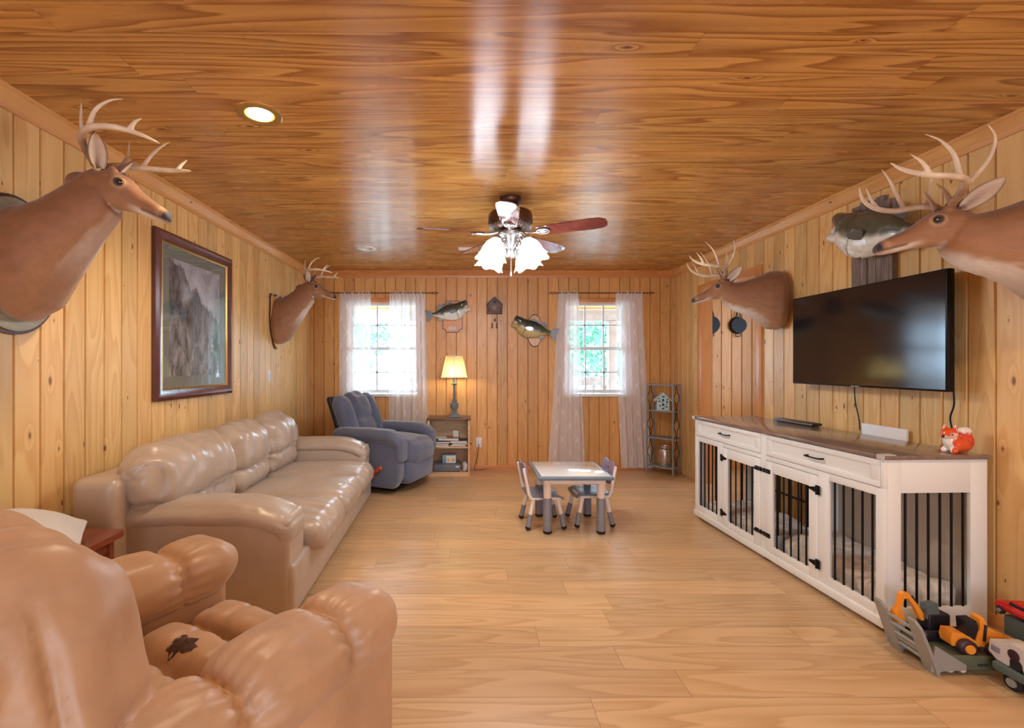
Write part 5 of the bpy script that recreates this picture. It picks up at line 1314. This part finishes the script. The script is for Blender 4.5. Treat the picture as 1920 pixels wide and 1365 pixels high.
# the ramp: a tilted frame standing up at the tail, long arms up to +x in its own frame
R_ = Matrix.Translation((-.150, 0, .050)) @ Matrix.Rotation(math.radians(-110), 4, 'Y')
m = MB()
for s in (-1, 1):
    m.prism([(-.05, -.030), (.02, -.036), (.16, -.030), (.185, -.012), (.185, .022), (.02, .034), (-.05, .030)], -.006, .006, lambda a, b, c, s=s: Vector((a, s*.085+b, c)), T=R_)
for q in (.0, .05, .095, .135): m.tube([(q, -.08, .0), (q, .08, .0)], .0075, 8, T=R_)
m.box(.02, .04, -.08, .08, -.006, .004, .002, T=R_)
m.build('ramp', M['toygrey'], tt, angle=30)
for s in (-1, 1): MB().prism([(-.16, .02), (-.02, .030), (-.02, .052), (-.145, .13)], s*.108-.003, s*.108+.003, lambda a, b, c: (a, c, b)).build('ramp_stay', M['toygrey'], tt, angle=30)
def add_loader():
    t_ = thing('toy_loader', 'yellow toy front loader with maroon tyres on the olive trailer', 'toy loader', (2.165, 2.02, .071), math.radians(-8))
    m = MB(); m.prism([(-.095, .052), (-.09, .085), (-.05, .085), (-.02, .070), (.0, .055), (.012, .10), (.035, .125), (.07, .105), (.10, .088), (.115, .070), (.10, .068), (.06, .070), (.055, .045), (.0, .032), (-.06, .050), (-.075, .03), (-.09, .03)], -.030, .030, lambda a, b, c: (a, c, b))
    m.build('chassis', M['yellow'], t_, angle=30)
    m = MB(); m.prism([(.020, .10), (.020, .148), (.034, .155), (.052, .110)], -.022, .022, lambda a, b, c: (a, c, b)); m.build('cab_roof', M['yellow'], t_, angle=30)
    m = MB(); m.prism([(-.03, .07), (-.035, .135), (.005, .14), (.018, .09), (.008, .055)], -.024, .024, lambda a, b, c: (a, c, b)); m.build('seat_and_cab', M['toyblack'], t_, angle=30)
    m = MB(); m.prism([(.10, .088), (.16, .060), (.165, .050), (.15, .048), (.10, .066)], -.034, .034, lambda a, b, c: (a, c, b)); m.build('bucket', M['yellow'], t_, angle=30)
    m = MB(); m.tube([(.035, -.031, .128), (.030, -.034, .10), (.028, -.032, .06)], .005, 8); m.build('lift_arm', M['toyblack'], t_)
    for x_ in (-.045, .055):
        for s in (-1, 1): wheel(t_, (x_, s*.044, .034 if x_ < 0 else .030), .034 if x_ < 0 else .030, .030, M['maroon'], M['yellow'])
add_loader()
ex = thing('toy_excavator', 'orange toy excavator with raised arm beside the yellow loader', 'toy excavator', (2.09, 2.120, .071), math.radians(2))
ex.scale = (.86, .72, .95)
m = MB()
for s in (-1, 1): m.soft((0, s*.045, .026), (.16, .032, .05), .024, 4, 2)
m.build('tracks', M['toyblack'], ex)
MB().soft((.02, 0, .085), (.12, .085, .075), .012, 2, 2).build('turret', M['toyblack'], ex)
MB().prism([(-.045, .10), (-.04, .165), (.015, .17), (.03, .10)], -.035, .012, lambda a, b, c: (a, c, b)).build('cab', M['toyslate'], ex, angle=30)
m = MB(); m.prism([(-.02, .085), (-.075, .16), (-.125, .215), (-.150, .222), (-.163, .205), (-.150, .188), (-.125, .19), (-.09, .145), (-.055, .085)], -.014, .014, lambda a, b, c: (a, c+.0, b)); m.build('boom', M['yellow'], ex, angle=30)
m = MB(); m.prism([(-.150, .218), (-.166, .210), (-.182, .14), (-.170, .125), (-.155, .15), (-.142, .195)], -.011, .011, lambda a, b, c: (a, c, b)); m.build('dipper_arm', M['yellow'], ex, angle=30)
m = MB(); m.prism([(-.186, .14), (-.200, .10), (-.185, .075), (-.150, .085), (-.155, .10), (-.166, .135)], -.024, .024, lambda a, b, c: (a, c, b)); m.build('bucket', M['yellow'], ex, angle=30)
m = MB(); m.tube([(-.045, 0, .12), (-.095, 0, .195)], .006, 8); m.build('hydraulic_ram', M['toyblack'], ex)
cc_ = thing('toy_car_carrier', 'long slate green toy car carrier at the right edge of the floor', 'toy truck', (2.325, 1.82, 0), math.radians(3))
m = MB(); 
for s in (-1, 1): m.box(s*.155-.018-(.055 if s > 0 else 0), s*.155+.018-(.03 if s > 0 else 0), -.33, .27 if s > 0 else .11, .10 if s > 0 else .06, .19 if s > 0 else .095, .008)
m.build('side_rail', M['toyslate'], cc_)
MB().box(-.14, .14, -.32, .11, .05, .068, .004).build('bed', M['toyblack'], cc_)
for y_ in (-.25, -.17, .06):
    for s in (-1, 1): wheel(cc_, (s*.135, y_, .032), .032, .028, M['rubber'], M['toygrey'], 'x')
MB().box(-.178, -.14, -.27, -.235, .062, .082, .002).build('lamp_block', M['yellow'], cc_)
tk = thing('toy_truck', 'white toy truck cab with round side window on the slate carrier', 'toy truck', (2.215, 1.835, .0975), math.radians(-3))
m = MB(); m.prism([(-.10, .02), (-.10, .09), (.03, .096), (.055, .075), (.105, .070), (.11, .02), (.08, .0), (.035, .0), (.028, .018), (.008, .028), (-.015, .018), (-.022, -.0), (-.10, -.0)], -.055, .055, lambda a, b, c: (c, a, b)); m.build('cab_body', M['toywhite'], tk, angle=30)
MB().lathe([(.0, 0), (.020, 0), (.021, .003), (0, .004)], T=Matrix.Translation((-.055, .015, .055)) @ Matrix.Rotation(-PI/2, 4, 'Y')).build('round_window', M['maroon'], tk)
MB().box(-.058, -.054, .066, .098, .030, .052, .001).build('grille', M['plastic_gy'], tk)
MB().lathe([(0, -.012), (.022, -.012), (.022, .012), (0, .012)], T=Matrix.Translation((-.045, .007, .0225)) @ Matrix.Rotation(PI/2, 4, 'Y')).build('wheel', M['toyblack'], tk)
rc = thing('toy_car', 'red toy car standing on the far rail of the toy carrier', 'toy car', (2.415, 2.03, .191), math.radians(86))
def rw(q):
    q = q.copy(); q.z *= 1-.0*q.x; q.y *= 1-.25*sst(.0, .03, q.z); return q
m = MB(); m.soft((0, 0, .034), (.19, .082, .034), .015, 4, 4, (0, 0, .004)); m.soft((-.01, 0, .058), (.10, .068, .036), .016, 4, 3)
remesh(m, 'car_body', M['toyred'], rc, .004, 2)
MB().box(-.045, .03, -.036, .036, .054, .068, .004).build('car_windows', M['toyblack'], rc)
for x_ in (-.06, .06):
    for s in (-1, 1): wheel(rc, (x_, s*.038, .017), .017, .014, M['rubber'], M['steel'])
MB().ball((.094, -.026, .036), .008).build('headlamp', M['steel'], rc)
